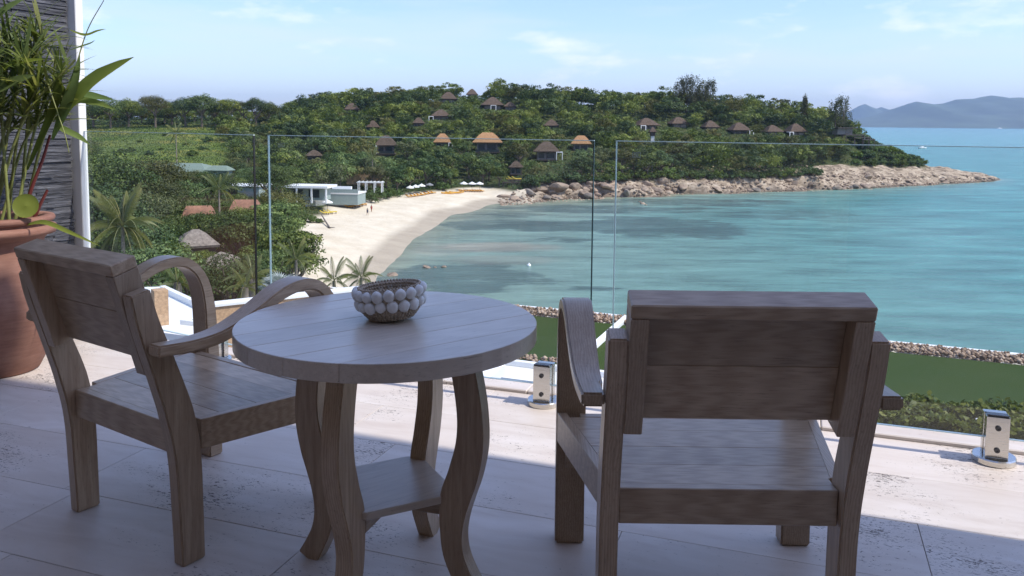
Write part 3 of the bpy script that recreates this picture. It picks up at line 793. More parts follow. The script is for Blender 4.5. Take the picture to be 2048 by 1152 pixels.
# ---- round table
TBL = np.array([-.318, 2.115, 0]); TZT = .682
tb = empty('round_table', TBL, math.radians(38)); tag(tb, 'round teak side table with curved legs and a lower shelf', 'table')
RX, RY = .388, .372
cuts = [-.385, -.27, -.155, -.03, .085, .205, .30, .385]
for a, b in zip(cuts[:-1], cuts[1:]):
    poly = []
    ys = np.linspace(a + .0006, b - .0006, 14); ys = np.clip(ys, -.3845, .3845)
    for y in ys: poly.append((math.sqrt(max(0, 1 - (y / .385) ** 2)) * .385, y))
    for y in ys[::-1]: poly.append((-math.sqrt(max(0, 1 - (y / .385) ** 2)) * .385, y))
    pp = []
    for c in poly:
        if not pp or math.dist(c, pp[-1]) > .002: pp.append(c)
    if math.dist(pp[0], pp[-1]) < .002: pp.pop()
    o = obj('top_board', prism_mesh('top_board', pp, TZT - .044 + random.uniform(-.0005, .0005), TZT + random.uniform(-.0006, .0004), .0012), M_['teak_top'], tb)
obj('top_batten', box_mesh('top_batten', (0, 0, TZT - .0525), (.06, .62, .014), .002), M_['teak_y'], tb)
legc = spline([(.205, .638), (.226, .56), (.240, .47), (.240, .39), (.222, .31), (.200, .245), (.190, .17), (.196, .10), (.222, .04), (.245, 0)], 5)
lw = np.interp(legc[:, 1], [0, .06, .15, .25, .33, .45, .60, .638], [.060, .056, .060, .082, .080, .070, .066, .072])
for kq in range(4):
    me = ribbon_mesh('leg', legc, -.024, .024, lw, .003)
    o = obj('leg', me, M_['teak_z'], tb); o.rotation_euler = (0, 0, math.radians(-38 - 21 + 90 * kq))
sh_ = []
for kq in range(4):
    a0 = math.radians(90 - 38 - 17 + 90 * kq)
    sh_.append((.176 * math.cos(a0 - .13), .176 * math.sin(a0 - .13))); sh_.append((.176 * math.cos(a0 + .13), .176 * math.sin(a0 + .13)))
obj('shelf', prism_mesh('shelf', sh_, .228, .248, .002), M_['teak_top'], tb)
for kq in range(2):
    o = obj('shelf_rail', box_mesh('shelf_rail', (0, 0, .2075 if kq else .2035), (.318, .026, .041 if kq else .033), .002), M_['teak_x'], tb); o.rotation_euler = (0, 0, math.radians(90 - 38 - 17 + 90 * kq))

# ---- shell bowl
bc = on_z(784, 637, TZT); bw = empty('shell_bowl', (bc[0], bc[1], TZT + .0025), .3); bw.rotation_euler = (math.radians(-2.5), math.radians(-4.5), .3); tag(bw, 'small crocheted bowl ringed with white shells on the table', 'bowl')
prof = [(.0, .0005), (.045, .0005), (.058, .006), (.072, .022), (.080, .045), (.083, .066), (.0835, .082), (.080, .086), (.0755, .082), (.0745, .062), (.068, .032), (.050, .012), (.0, .010)]
obj('basket', lathe_mesh('basket', prof, 56), M_['crochet'], bw)
# crochet stitches: coils of little knots
bm = bmesh.new()
def knot(c, r, sq=(1, 1, 1)):
    Mx = Matrix.Translation(c) @ Matrix.Diagonal((r * sq[0], r * sq[1], r * sq[2], 1))
    bmesh.ops.create_icosphere(bm, subdivisions=1, radius=1, matrix=Mx)
for zz, rr in ((.005, .057), (.011, .063), (.017, .068), (.023, .0725), (.029, .0755)):
    n = 46
    for i in range(n):
        t = 2 * math.pi * (i + (.5 if int(zz * 1000) % 2 else 0)) / n
        knot((rr * math.cos(t), rr * math.sin(t), zz), .0042)
for zz, rr, n in ((.086, .080, 60), (.080, .0745, 54), (.072, .0735, 54), (.064, .0725, 54), (.056, .072, 52), (.048, .070, 50)):
    for i in range(n):
        t = 2 * math.pi * (i + .5 * (int(zz * 1000) % 3)) / n
        knot((rr * math.cos(t), rr * math.sin(t), zz), .0038)
tag(obj('stitches', bm_mesh('stitches', bm, True), M_['crochet'], bw), kind='stuff')
# one shell mesh: plump bead pinched at the lip
bm = bmesh.new(); bmesh.ops.create_uvsphere(bm, u_segments=18, v_segments=12, radius=1)
for v in bm.verts:
    x, y, z = v.co
    s = 1 - .22 * max(0, z) ** 2 - .10 * max(0, -z) ** 2
    v.co = (x * s * .0125 + .0012 * math.sin(3 * z), y * s * .0152, z * .0158)
    if x > .93 and abs(y) < .3: v.co.x -= .0012
shell_me = bm_mesh('shell', bm, True)
for row, (zz, rr, n) in enumerate(((.071, .0865, 18), (.043, .0820, 17))):
    for i in range(n):
        t = 2 * math.pi * (i + .5 * row) / n
        o = obj('shell', shell_me, M_['shell_white'], bw, (rr * math.cos(t), rr * math.sin(t), zz + random.uniform(-.0015, .0015)))
        o.rotation_euler = (random.uniform(-.2, .2), random.uniform(-.15, .15) + (-.1 if row else .12), t + random.uniform(-.15, .15))
        f = random.uniform(.93, 1.08); o.scale = (f, f, f * random.uniform(.95, 1.05))

# ---- terracotta pot
POT = np.array([-2.44, 3.86, 0])
pot = empty('terracotta_pot', POT, 0); tag(pot, 'large terracotta urn planted with reeds beside the slate wall', 'pot')
pp = [(0, 0), (.165, 0), (.18, .01), (.225, .10), (.268, .19), (.292, .27), (.296, .33), (.282, .40), (.252, .46), (.226, .52), (.214, .58), (.216, .63), (.232, .655), (.268, .665), (.276, .68), (.270, .70), (.246, .705), (.240, .715), (.262, .722), (.268, .735), (.262, .748), (.225, .750), (.205, .735), (.19, .70)]
PS = .985
me = lathe_mesh('body', [(a * PS, b * PS) for a, b in pp], 72); obj('body', me, M_['terracotta'], pot)
obj('soil', lathe_mesh('soil', [(0, .715), (.20, .705)], 32), M_['bark'], pot)

def blade(name, pts, width, fold=.25, n=None, tint=.5, mat='leaf_pot', parent=None, up=(0, 0, 1)):
    """one leaf blade bent along pts; folded along its midrib"""
    P = spline(pts, 5); k = len(P); t = np.linspace(0, 1, k)
    wd = width * np.interp(t, [0, .08, .3, .6, .85, 1], [.25, .55, 1, .9, .45, .02])
    T = np.gradient(P, axis=0); T /= np.linalg.norm(T, axis=1)[:, None]
    Sd = np.cross(T, np.array(up, float)); Sd /= np.linalg.norm(Sd, axis=1)[:, None] + 1e-6
    Nn = np.cross(Sd, T)
    L_ = P + Sd * wd[:, None] / 2 + Nn * (wd * fold)[:, None]; R_ = P - Sd * wd[:, None] / 2 + Nn * (wd * fold)[:, None]
    V = np.stack([L_, P, R_], 1).reshape(-1, 3); F = []
    for i in range(k - 1):
        for j in range(2): F.append((i * 3 + j, i * 3 + j + 1, i * 3 + j + 4, i * 3 + j + 3))
    me = fast_mesh(name, V, np.array(F)); smooth(me); face_attr(me, 'tint', np.full(len(F), tint))
    return obj(name, me, M_[mat], parent)
def loc_at(px, py, dy=0.0):          # a point in the plane of the pot, in the pot's own frame
    return at_y(px, py, POT[1] + dy) - POT
rp_ = random.Random(21)
# reed stems rising from the soil, each with a tuft of narrow blades
def reed(px, py, dy, nb, ln, base):
    tip = loc_at(px, py, dy)
    b = np.array([base[0], base[1], .71])
    mid = (b + tip) / 2 + np.array([-.05 * (tip[0] - b[0]) + rp_.uniform(-.02, .02), 0, .10])
    pts = spline([b, mid, tip], 8)
    me = tubes('reed_stem', [(pts, np.linspace(.0085, .0045, len(pts)))], 6)
    st = obj('reed_stem', me, M_['stem_green'], pot)
    Vs, Fs, Ts, off = [], [], [], 0
    for i in range(int(nb * 1.7)):
        f = rp_.uniform(.62, 1.0); o_ = pts[min(len(pts) - 1, int(f * (len(pts) - 1)))]
        az = rp_.uniform(0, 2 * math.pi); L = ln * rp_.uniform(.55, 1.15); el = rp_.uniform(.15, 1.35)
        d = np.array([math.cos(az) * math.cos(el), math.sin(az) * math.cos(el), math.sin(el)])
        P = np.stack([o_ + d * L * t + np.array([0, 0, -1]) * L * .22 * t * t for t in np.linspace(0, 1, 7)])
        wd = .0145 * rp_.uniform(.6, 1.2) * np.array([.4, .9, 1, .9, .7, .4, .03])
        T = np.gradient(P, axis=0); T /= np.linalg.norm(T, axis=1)[:, None]
        sd = np.cross(T, np.array([.1, -.3, 1.0])); sd /= np.linalg.norm(sd, axis=1)[:, None] + 1e-6
        V = np.stack([P + sd * wd[:, None] / 2, P - sd * wd[:, None] / 2], 1).reshape(-1, 3)
        F = np.array([(2 * j, 2 * j + 1, 2 * j + 3, 2 * j + 2) for j in range(6)])
        Vs.append(V); Fs.append(F + off); Ts += [rp_.uniform(.1, .95)] * 6; off += len(V)
    me = fast_mesh('leaf_tuft', np.vstack(Vs), np.vstack(Fs)); smooth(me); face_attr(me, 'tint', Ts)
    obj('leaf_tuft', me, M_['leaf_pot'], st)
for px, py, dy, nb, ln in ((95, 60, .05, 34, .30), (60, 100, -.05, 32, .30), (125, 130, .1, 30, .26), (30, 130, .1, 30, .28), (80, 165, -.1, 32, .26), (145, 185, .0, 24, .22), (0, 60, .0, 26, .32), (10, 190, -.1, 26, .28),
                           (110, 215, .12, 24, .22), (60, 220, .15, 24, .22), (-40, 110, .0, 22, .3), (150, 120, -.06, 20, .22), (75, 20, .1, 22, .26), (-70, 40, .1, 20, .3), (40, 50, .12, 22, .28)):
    reed(px, py, dy, nb, ln, (rp_.uniform(-.10, .14), rp_.uniform(-.10, .10)))
# broad leaves
def bl(pts, wd, tint, mat='leaf_lime', fold=.18, up=(0, -1, .6)):
    P = [loc_at(*p) for p in pts]
    return blade('broad_leaf', P, wd, fold, None, tint, mat, pot, up)
bl([(120, 240, 0), (150, 200, -.03), (185, 165, -.05), (225, 138, -.08), (268, 114, -.1)], .085, .75)
bl([(105, 280, 0), (130, 225, -.05), (150, 165, -.05), (160, 110, -.02)], .060, .35, 'leaf_pot')
bl([(120, 250, 0), (150, 205, .02), (190, 205, 0), (232, 220, -.05)], .040, .7)
bl([(110, 230, 0), (150, 190, .0), (200, 195, 0), (228, 200, -.02)], .036, .45)
bl([(115, 250, 0), (130, 260, -.05), (160, 275, -.05), (180, 290, -.06)], .030, .6)
bl([(55, 340, .0), (110, 215, -.05), (118, 170, -.06), (125, 150, -.06)], .050, .25, 'leaf_pot')
bl([(0, 150, -.1), (20, 130, -.1), (55, 122, -.1), (92, 118, -.1)], .030, .5)
bl([(-40, 190, -.15), (0, 178, -.15), (40, 160, -.15), (70, 150, -.15)], .055, .5, 'leaf_pot')
bl([(-20, 60, 0), (5, 25, 0), (30, 8, 0), (52, -4, 0)], .040, .7)
bl([(-60, 120, -.1), (-10, 108, -.1), (25, 100, -.1)], .06, .3, 'leaf_pot')
bl([(140, 60, 0), (170, 70, 0), (195, 62, 0), (212, 58, 0)], .014, .7)
bl([(140, 100, 0), (165, 92, 0), (182, 86, 0), (190, 80, 0)], .010, .4)
bl([(50, 450, -.1), (90, 445, -.15), (140, 465, -.2), (200, 492, -.25)], .022, .75)
# a round leaf low down and the thin bare twigs
c0 = loc_at(52, 412, -.12)
me = lathe_mesh('round_leaf', [(0, .004), (.02, .0), (.05, .003), (.055, .006)], 24); face_attr(me, 'tint', [.8] * len(me.polygons))
o = obj('round_leaf', me, M_['leaf_lime'], pot, c0, (math.radians(75), math.radians(10), .2))
for pts in ([(120, 250, 0), (150, 140, 0), (175, 60, 0), (208, 0, 0)], [(90, 150, -.05), (110, 210, -.08), (130, 270, -.1), (138, 305, -.1)]):
    P = spline([loc_at(*p) for p in pts], 6); obj('twig', tubes('twig', [(P, np.linspace(.004, .002, len(P)))], 6), M_['stem_green'], pot)
for pts in ([(40, 455, 0), (62, 380, 0), (85, 320, 0), (100, 270, 0)], [(60, 455, 0), (80, 410, 0), (95, 380, 0)]):
    P = spline([loc_at(*p) for p in pts], 6); obj('red_stem', tubes('red_stem', [(P, np.linspace(.010, .006, len(P)))], 7), M_['stem_red'], pot)

# ================================================================== BELOW THE TERRACE
LEAFT = {}
def leaves(name, C, N, size, asp=.55, rng=RNG, tint=None):
    """rhombic leaves at C facing N"""
    n = len(C); N = N / (np.linalg.norm(N, axis=1)[:, None] + 1e-9)
    r = rng.normal(size=(n, 3)); T = r - N * (r * N).sum(1)[:, None]; T /= np.linalg.norm(T, axis=1)[:, None] + 1e-9
    B = np.cross(N, T); s = np.broadcast_to(size, (n,))[:, None]
    V = np.stack([C - T * s * .5, C + B * s * asp * .5 + N * s * .08, C + T * s * .5, C - B * s * asp * .5 + N * s * .08], 1).reshape(-1, 3)
    F = np.arange(4 * n).reshape(n, 4)
    me = fast_mesh(name, V, F); face_attr(me, 'tint', np.clip(tint if tint is not None else rng.uniform(0, 1, n), 0, 1)); return me

# clipped hedge just outside the kerb
hd = empty('hedge', tl(0, 0, 0), TH); tag(hd, 'low clipped green hedge just beyond the glass and stone kerb', 'hedge')
n = 26000
a = RNG.uniform(.55, 4.6, n); b = RNG.uniform(.26, .62, n)
top = .038 + (fbm(a * 9, b * 9, 4) - .5) * .09
zz = top - np.abs(RNG.normal(0, .028, n)); side = RNG.random(n) < .35
b = np.where(side, .255 + np.abs(RNG.normal(0, .02, n)), b); zz = np.where(side, top - RNG.uniform(0, .4, n), zz)
C_ = np.stack([a, b, zz], 1); N_ = RNG.normal(size=(n, 3)) * .8 + np.where(side[:, None], np.array([0, -1, .3]), np.array([0, 0, 1.0]))
obj('foliage', leaves('foliage', C_, N_, RNG.uniform(.022, .040, n), .6), M_['leaf_hedge'], hd)
obj('core', box_mesh('core', (2.6, .46, -.30), (4.0, .34, .52), .05), M_['leaf_dark'], hd)

# planted flat roof of the villa below
GR = -3.0
def gz(px, py, z=GR): return on_z(px, py, z)
fL, fR = gz(1080, 618), gz(2048, 712)
gd = (fR - fL); gd /= np.linalg.norm(gd); gn = np.array([-gd[1], gd[0], 0]); gang = math.atan2(gd[1], gd[0])
villa = empty('turf_roof', fL, gang); tag(villa, 'lower villa roof of green turf edged with pebbles and white coping', 'roof')
def gl_(p): d = np.asarray(p) - fL; return float(d @ gd), float(d @ gn)
NB_ = gl_(gz(1900, 827))[1]           # inner edge of the turf (negative)
DIV = gl_(gz(1228, 660))[0]
x_l, x_r = -6.5, 14.0
obj('slab', box_mesh('slab', ((x_l + x_r) / 2, NB_ / 2 - .3, -.22), (x_r - x_l, -NB_ + 1.0, .30)), M_['white_render'], villa)
obj('turf', box_mesh('turf', ((x_l + x_r) / 2, (NB_ - .62) / 2 - .02, -.03), (x_r - x_l - .3, -NB_ - .72, .06)), M_['turf'], villa)
obj('coping', box_mesh('coping', ((x_l + x_r) / 2, .06, -.03), (x_r - x_l, .13, .10), .01), M_['white_paint'], villa)
obj('coping', box_mesh('coping', ((x_l + x_r) / 2, NB_ - .09, -.02), (x_r - x_l, .10, .10), .01), M_['white_paint'], villa)
obj('coping', box_mesh('coping', (DIV, NB_ / 2 - .02, .0), (.12, -NB_ - .22, .16), .01), M_['white_paint'], villa)
obj('parapet', box_mesh('parapet', ((x_l + x_r) / 2, NB_ - .30, -.28), (x_r - x_l, .30, .26)), M_['grey_render'], villa)
n = 5200
C_ = np.stack([RNG.uniform(x_l + .2, x_r - .2, n), RNG.uniform(-.62, -.04, n), RNG.uniform(-.01, .055, n)], 1)
C2 = np.stack([RNG.uniform(-3, DIV - .1, 500), NB_ + RNG.uniform(.0, .35, 500), RNG.uniform(0, .045, 500)], 1)
C_ = np.vstack([C_, C2]); n = len(C_)
octa = np.array([[1, 0, 0], [-1, 0, 0], [0, 1, 0], [0, -1, 0], [0, 0, .7], [0, 0, -.7]])
of = np.array([[0, 2, 4], [2, 1, 4], [1, 3, 4], [3, 0, 4], [2, 0, 5], [1, 2, 5], [3, 1, 5], [0, 3, 5]])
sz = RNG.uniform(.025, .06, n)
an = RNG.uniform(0, 6.28, n); ca, sa = np.cos(an), np.sin(an)
O = np.stack([octa[None, :, 0] * ca[:, None] - octa[None, :, 1] * sa[:, None], octa[None, :, 0] * sa[:, None] + octa[None, :, 1] * ca[:, None], np.broadcast_to(octa[None, :, 2], (n, 6))], -1)
V = (C_[:, None] + O * sz[:, None, None]).reshape(-1, 3); F = (of[None] + 6 * np.arange(n)[:, None, None]).reshape(-1, 3)
me = fast_mesh('pebbles', V, F); smooth(me); face_attr(me, 'tint', np.repeat(RNG.uniform(0, 1, n), 8))
tag(obj('pebbles', me, M_['pebble'], villa), kind='stuff')

# stepped white ledge and slate pier between the terrace and the roof below
lg = empty('stepped_ledge', (0, 0, 0), 0); tag(lg, 'stepped white ledge with a slate-clad pier beyond the table legs', 'ledge')
A_, B_ = on_z(560, 700, -1.2), on_z(985, 748, -1.2)
dv = B_ - A_; L_ = float(np.linalg.norm(dv)); ang = math.atan2(dv[1], dv[0])
Ml = Matrix.Translation(Vector(A_)) @ Matrix.Rotation(ang, 4, 'Z')
obj('coping', box_mesh('coping', (L_ / 2, .0, -.06), (L_, .75, .12), .01, Ml), M_['white_paint'], lg)
obj('wall', box_mesh('wall', (L_ / 2 - .03, .0, -1.3), (L_ - .1, .6, 2.34), 0, Ml), M_['grey_render'], lg)
obj('step', box_mesh('step', (L_ / 2 + .5, -1.3, -.40), (L_ + 2.2, .60, .16), .01, Ml), M_['white_paint'], lg)
for r_ in range(14):
    x = 0
    obj('stone', box_mesh('stone', (L_ + .0 , -.3 + .15 * (r_ % 2), -.16 - r_ * .05), (.06, .60 - .08 * (r_ % 3), .046), .002, Ml), M_['slate'], lg)

# white roof terrace and tan planter wall of the neighbouring house
nb = empty('neighbour_terrace', (0, 0, 0), 0); tag(nb, 'white roof terrace with a low tan planter wall beyond the left armchair', 'terrace')
def flat(name, pts, z, h, mat, par):
    P = [on_z(a, b, z) for a, b in pts]
    return obj(name, prism_mesh(name, [(p[0], p[1]) for p in P], z - h, z), M_[mat], par)
flat('deck', [(250, 575), (330, 573), (470, 640), (600, 700), (250, 700)], -3.4, .3, 'white_paint', nb)
def wall_between(name, p, q, z0, z1, th, mat, par, over=0.0):
    p = np.array(p); q = np.array(q); L = np.linalg.norm(q - p); M = Matrix.Translation((p[0], p[1], 0)) @ Matrix.Rotation(math.atan2(q[1] - p[1], q[0] - p[0]), 4, 'Z')
    return obj(name, box_mesh(name, (L / 2, 0, (z0 + z1) / 2), (L + over, th, z1 - z0), .004, M), M_[mat], par)
a1, a2 = on_z(325, 571, -3.25), on_z(520, 662, -3.25)
wall_between('kerb', a1, a2, -3.8, -3.25, .14, 'white_paint', nb)
b1, b2 = on_z(425, 606, -2.2), on_z(760, 570, -2.2)
wall_between('planter_wall', b1, b2, -4.2, -2.26, .20, 'tan_render', nb)
wall_between('planter_coping', b1, b2, -2.255, -2.2, .28, 'white_paint', nb)
c1, c2 = on_z(305, 580, -2.6), on_z(333, 577, -2.6)
wall_between('gate_pier', c1, c2, -3.4, -2.6, .3, 'tan_render', nb)
# ================================================================== HOUSES ON THE HEADLAND
KEEP = []          # windows in the trees: (x0,y0,x1,y1,distance) kept clear of nearer crowns
FOOT = []          # footprints: x,y,r
def hip_mesh(name, w, d, h, ridge, over, flare=.35, z0=0.0):
    """hipped thatch: concave slopes, ridge along x, with a thick eave"""
    rows = [(1, 1, 0), (.72, .72, .30), (.42, .42, .66), (.0, .0, 1)]
    bm = bmesh.new(); rings = []
    W, D = w / 2 + over, d / 2 + over
    low = [bm.verts.new((sx * (W - .12), sy * (D - .12), z0 - .28)) for sx, sy in ((-1, -1), (1, -1), (1, 1), (-1, 1))]
    rings.append(low)
    for fx, fy, fz in rows:
        rx = ridge / 2 + (W - ridge / 2) * fx; ry = max(.06, D * fy)
        rings.append([bm.verts.new((sx * rx, sy * ry, z0 + h * fz)) for sx, sy in ((-1, -1), (1, -1), (1, 1), (-1, 1))])
    for a, b in zip(rings[:-1], rings[1:]):
        for i in range(4): bm.faces.new((a[i], a[(i + 1) % 4], b[(i + 1) % 4], b[i]))
    bm.faces.new(rings[-1]); bm.faces.new(low[::-1])
    bmesh.ops.recalc_face_normals(bm, faces=bm.faces)
    return bm_mesh(name, bm)
def villa_house(px, top, eave, wpx, label, d=None, mat='thatch', wall=3.0, ridge=.18, porch=0, rz=None, group='thatched villas on the headland', balcony=False, show=None, deep=.8):
    if d is None:
        p = hit(px, eave + 8); d = p[1] + 3
    c = at_y(px, eave, d); w_ = wpx * d / FPX; h = (eave - top) * d / FPX
    bw = w_ * .80; bd = bw * deep
    gz_ = float(ground(c[0], c[1]))
    e = empty('thatched_villa', (c[0], c[1], c[2]), rz if rz is not None else -c[0] / c[1] * .5)
    tag(e, label, 'villa', group)
    obj('roof', hip_mesh('roof', bw, bd, h, bw * ridge, w_ * .10), M_[mat], e)
    obj('wall', box_mesh('wall', (0, 0, -wall / 2 - .1), (bw * .86, bd * .86, wall - .2)), M_['villa_wall'], e)
    zf = -wall
    obj('window', box_mesh('window', (bw * .18, -bd * .43 - .03, -wall * .52), (bw * .34, .08, wall * .62)), M_['villa_glass'], e)
    obj('window', box_mesh('window', (-bw * .24, -bd * .43 - .03, -wall * .52), (bw * .26, .08, wall * .62)), M_['villa_glass'], e)
    for sx in (-1, 0, 1):
        obj('post', box_mesh('post', (sx * bw * .47, -bd * .5, zf / 2 - .1), (.20, .20, wall - .15)), M_['dark_timber'], e)
    low = min(gz_ - c[2] - 1.0, zf - .6)
    obj('deck', box_mesh('deck', (0, -bd * .12, zf - .15), (bw * 1.05, bd * 1.25, .26)), M_['dark_timber'], e)
    obj('plinth', box_mesh('plinth', (0, 0, (zf - .29 + low) / 2), (bw * .8, bd * .8, zf - .29 - low)), M_['villa_wall'], e)
    if porch:
        px_ = porch * bw * .58; pw = bw * .30
        f = obj('porch_frame', box_mesh('porch_frame', (px_, -bd * .52, -.25), (pw, bd * .5, .24)), M_['white_paint'], e)
        for sx in (-1, 1):
            obj('porch_post', box_mesh('porch_post', (px_ + sx * (pw / 2 - .14), -bd * .52 - bd * .23, -1.7), (.26, .26, 2.65)), M_['white_paint'], f)
    if balcony:
        obj('balcony_rail', box_mesh('balcony_rail', (0, -bd * .735, zf + .5), (bw * .95, .06, .9)), M_['villa_glass'], e)
    hw = wpx / 2
    bot = eave + (show if show is not None else 2)
    KEEP.append((px - hw, top, px + hw, bot, d - bd / 2)); FOOT.append((c[0], c[1], w_ * .55))
    return e
T = 'thatch'; O_ = 'thatch_sunlit'
villa_house(975, 265, 284, 60, 'broad villa with wide thatch roof coloured sunlit orange and balcony above the beach umbrellas', mat=O_, ridge=.42, wall=3.6, balcony=True, show=16, d=312)
villa_house(885, 267, 284, 36, 'narrow villa with thatch roof coloured sunlit orange and white porch left of the broad balcony villa', mat=O_, ridge=.3, wall=3.2, porch=1, show=10, d=318)
villa_house(1162, 271, 287, 42, 'villa with thatch roof coloured sunlit orange above the rocky end of the beach', mat=O_, ridge=.38, show=8, d=318)
villa_house(772, 271, 290, 46, 'brown thatched villa with white porch frame above the bamboo fence', mat=T, ridge=.25, porch=-1, balcony=True, show=26, d=302)
villa_house(1093, 283, 302, 54, 'brown thatched villa with white porch at its right just above the shore trees', mat=T, ridge=.25, porch=1, show=20, d=303)
villa_house(1032, 321, 334, 30, 'small thatched hut low above the yellow loungers', mat=T, wall=2.4, ridge=.1, show=5, d=285)
villa_house(985, 194, 210, 46, 'hilltop villa with brown thatch and white front below the ridge', mat=T, porch=.1, ridge=.12, show=10)
villa_house(897, 184, 198, 36, 'highest thatched roof on the ridge, with no wall showing', mat=T, ridge=.2, show=1)
villa_house(944, 178, 189, 24, 'small brown roof peeking out behind the hilltop villa on the ridge', mat=T, show=0)
villa_house(882, 219, 232, 40, 'thatched villa with white porch halfway up the hill', mat=T, porch=-1, show=8)
villa_house(1020, 204, 213, 26, 'small roof half hidden in trees right of the hilltop villa', mat=T, show=0)
villa_house(1103, 239, 251, 32, 'lone brown thatched roof on the middle slope above the villa with the sunlit-coloured roof', mat=T, show=1)
villa_house(837, 235, 246, 24, 'little thatched roof in the trees below the white porch villa', mat=T, show=0)
villa_house(746, 241, 254, 26, 'steep little thatched roof on the left shoulder of the hill', mat=T, show=1)
villa_house(704, 206, 219, 30, 'pale brown roof high on the left shoulder of the hill', mat=T, show=0)
villa_house(1292, 236, 250, 46, 'thatched villa with pale posts at the left end of the headland row', mat=T, porch=-.7, show=6, rz=.25)
villa_house(1356, 234, 247, 38, 'thatched villa second in the headland row, showing a dark wall', mat=T, show=4, rz=.2)
villa_house(1420, 241, 254, 32, 'thatched villa third in the headland row, small with a dark front', mat=T, show=5, rz=.2)
villa_house(1477, 245, 260, 40, 'thatched villa with white porch frame in the middle of the headland row', mat=T, porch=1, show=14, rz=.2)
villa_house(1544, 250, 263, 36, 'thatched villa fifth in the headland row, between two white porches', mat=T, show=4, rz=.2)
villa_house(1590, 247, 263, 38, 'thatched villa with white porch nearest the headland point', mat=T, porch=-1, show=8, rz=.2)
villa_house(628, 300, 311, 34, 'brown roof among the trees above the beach club', mat=T, d=262, show=2)

# spirit house below the headland row
p = at_y(1305, 278, 335); sp = empty('spirit_house', p); tag(sp, 'small shrine with pointed roof on a white pillar below the headland villas', 'shrine')
obj('pillar', box_mesh('pillar', (0, 0, 0), (1.3, 1.3, 2.6)), M_['white_paint'], sp)
obj('house', box_mesh('house', (0, 0, 2.0), (1.9, 1.9, 1.4)), M_['dark_timber'], sp)
obj('roof', hip_mesh('roof', 2.2, 2.0, 1.9, .4, .4, z0=2.9), M_['thatch'], sp)
KEEP.append((1292, 258, 1318, 284, 333)); FOOT.append((p[0], p[1], 2))

# open deck restaurant at the point
p = at_y(1690, 268, 352); dk = empty('deck_pavilion', p, .2); tag(dk, 'dark flat-roofed pavilion with stepped decks at the headland point', 'pavilion')
obj('roof', box_mesh('roof', (-.5, 0, 2.6), (9.5, 6, .35)), M_['dark_timber'], dk)
obj('wall', box_mesh('wall', (-1.0, .5, 1.1), (7, 4, 2.6)), M_['villa_wall'], dk)
obj('window', box_mesh('window', (.6, -1.54, 1.1), (2.6, .1, 1.6)), M_['villa_glass'], dk)
for i, (x, z, l) in enumerate(((2.5, -.4, 9), (5.6, -1.4, 8), (8.4, -2.3, 6))):
    obj('deck', box_mesh('deck', (x, -1.2 - i * .4, z), (l, 5, .35)), M_['dark_timber'], dk)
    for xx in (-.45, .0, .45): obj('post', box_mesh('post', (x + xx * l, -3.4 - i * .4, z - 1.9), (.25, .25, 3.4)), M_['dark_timber'], dk)
KEEP.append((1655, 252, 1745, 276, 350)); FOOT.append((p[0], p[1], 6))

# ================================================================== BEACH CLUB AND VALLEY ROOFS
def gable_house(name, px, top, eave, wpx, d, mat, wallmat, label, cat, wall=2.6, rz=0, deep=.7, hip=.6, win=True, group=None, over=.06):
    c = at_y(px, eave, d); w_ = wpx * d / FPX; h = (eave - top) * d / FPX
    e = empty(name, c, rz); tag(e, label, cat, group)
    obj('roof', hip_mesh('roof', w_ * .92, w_ * deep, h, w_ * hip, w_ * over), M_[mat], e)
    obj('wall', box_mesh('wall', (0, 0, -wall / 2 - .2), (w_ * .84, w_ * deep * .85, wall - .15)), M_[wallmat], e)
    if win:
        for sx in (-.25, .2): obj('window', box_mesh('window', (sx * w_, -w_ * deep * .425 - .03, -wall * .5), (w_ * .18, .08, wall * .45)), M_['villa_glass'], e)
    KEEP.append((px - wpx / 2, top, px + wpx / 2, eave + 3, d - w_ * deep / 2)); FOOT.append((c[0], c[1], w_ * .55))
    return e
gable_house('long_house', 372, 326, 341, 120, 212, 'green_roof', 'pale_green', 'long house with grey-green metal roof below the meadow', 'house', rz=-.12, hip=.55, deep=.55)
gable_house('long_house', 440, 331, 340, 46, 206, 'green_roof', 'pale_green', 'small grey-green roof at the right end of the long metal-roofed house', 'house', rz=-.1, hip=.6, deep=.7)
pgb = at_y(490, 372, 186); g_ = empty('flat_roofed_house', pgb, -.1); tag(g_, 'pale green flat-roofed house behind the red-brown roofs', 'house')
obj('wall', box_mesh('wall', (0, 0, -1.2), (9, 6, 2.6)), M_['pale_green'], g_); obj('roof', box_mesh('roof', (0, 0, .25), (10, 7, .22)), M_['white_paint'], g_)
obj('window', box_mesh('window', (-1.5, -3.03, -1.0), (2.2, .1, 1.2)), M_['villa_glass'], g_)
KEEP.append((455, 362, 508, 388, 182)); FOOT.append((pgb[0], pgb[1], 5))
gable_house('cottage', 398, 411, 433, 62, 128, 'red_tile', 'villa_wall', 'cottage with red-brown tiled roof under the big tree', 'house', rz=.25, hip=.75, deep=.6)
gable_house('cottage', 492, 399, 420, 56, 132, 'red_tile', 'villa_wall', 'cottage with red-brown roof behind the glass panel joint', 'house', rz=.1, hip=.8, deep=.7)
gable_house('thatched_hut', 442, 503, 530, 84, 84, 'thatch_grey', 'dark_timber', 'grey thatched pavilion with pointed roof beyond the arched chair arm', 'hut', hip=.02, deep=.95, wall=2.2, win=False)
gable_house('thatched_hut', 392, 458, 487, 80, 92, 'thatch_grey', 'dark_timber', 'grey thatched hut half covered by leafy trees', 'hut', hip=.15, deep=.8, wall=2.2, rz=.5, win=False)

def gp(px, py, d0=60):                     # on the sand / ground where a sight line lands
    p = hit(px, py, d0); p[2] = float(ground(p[0], p[1])); return p
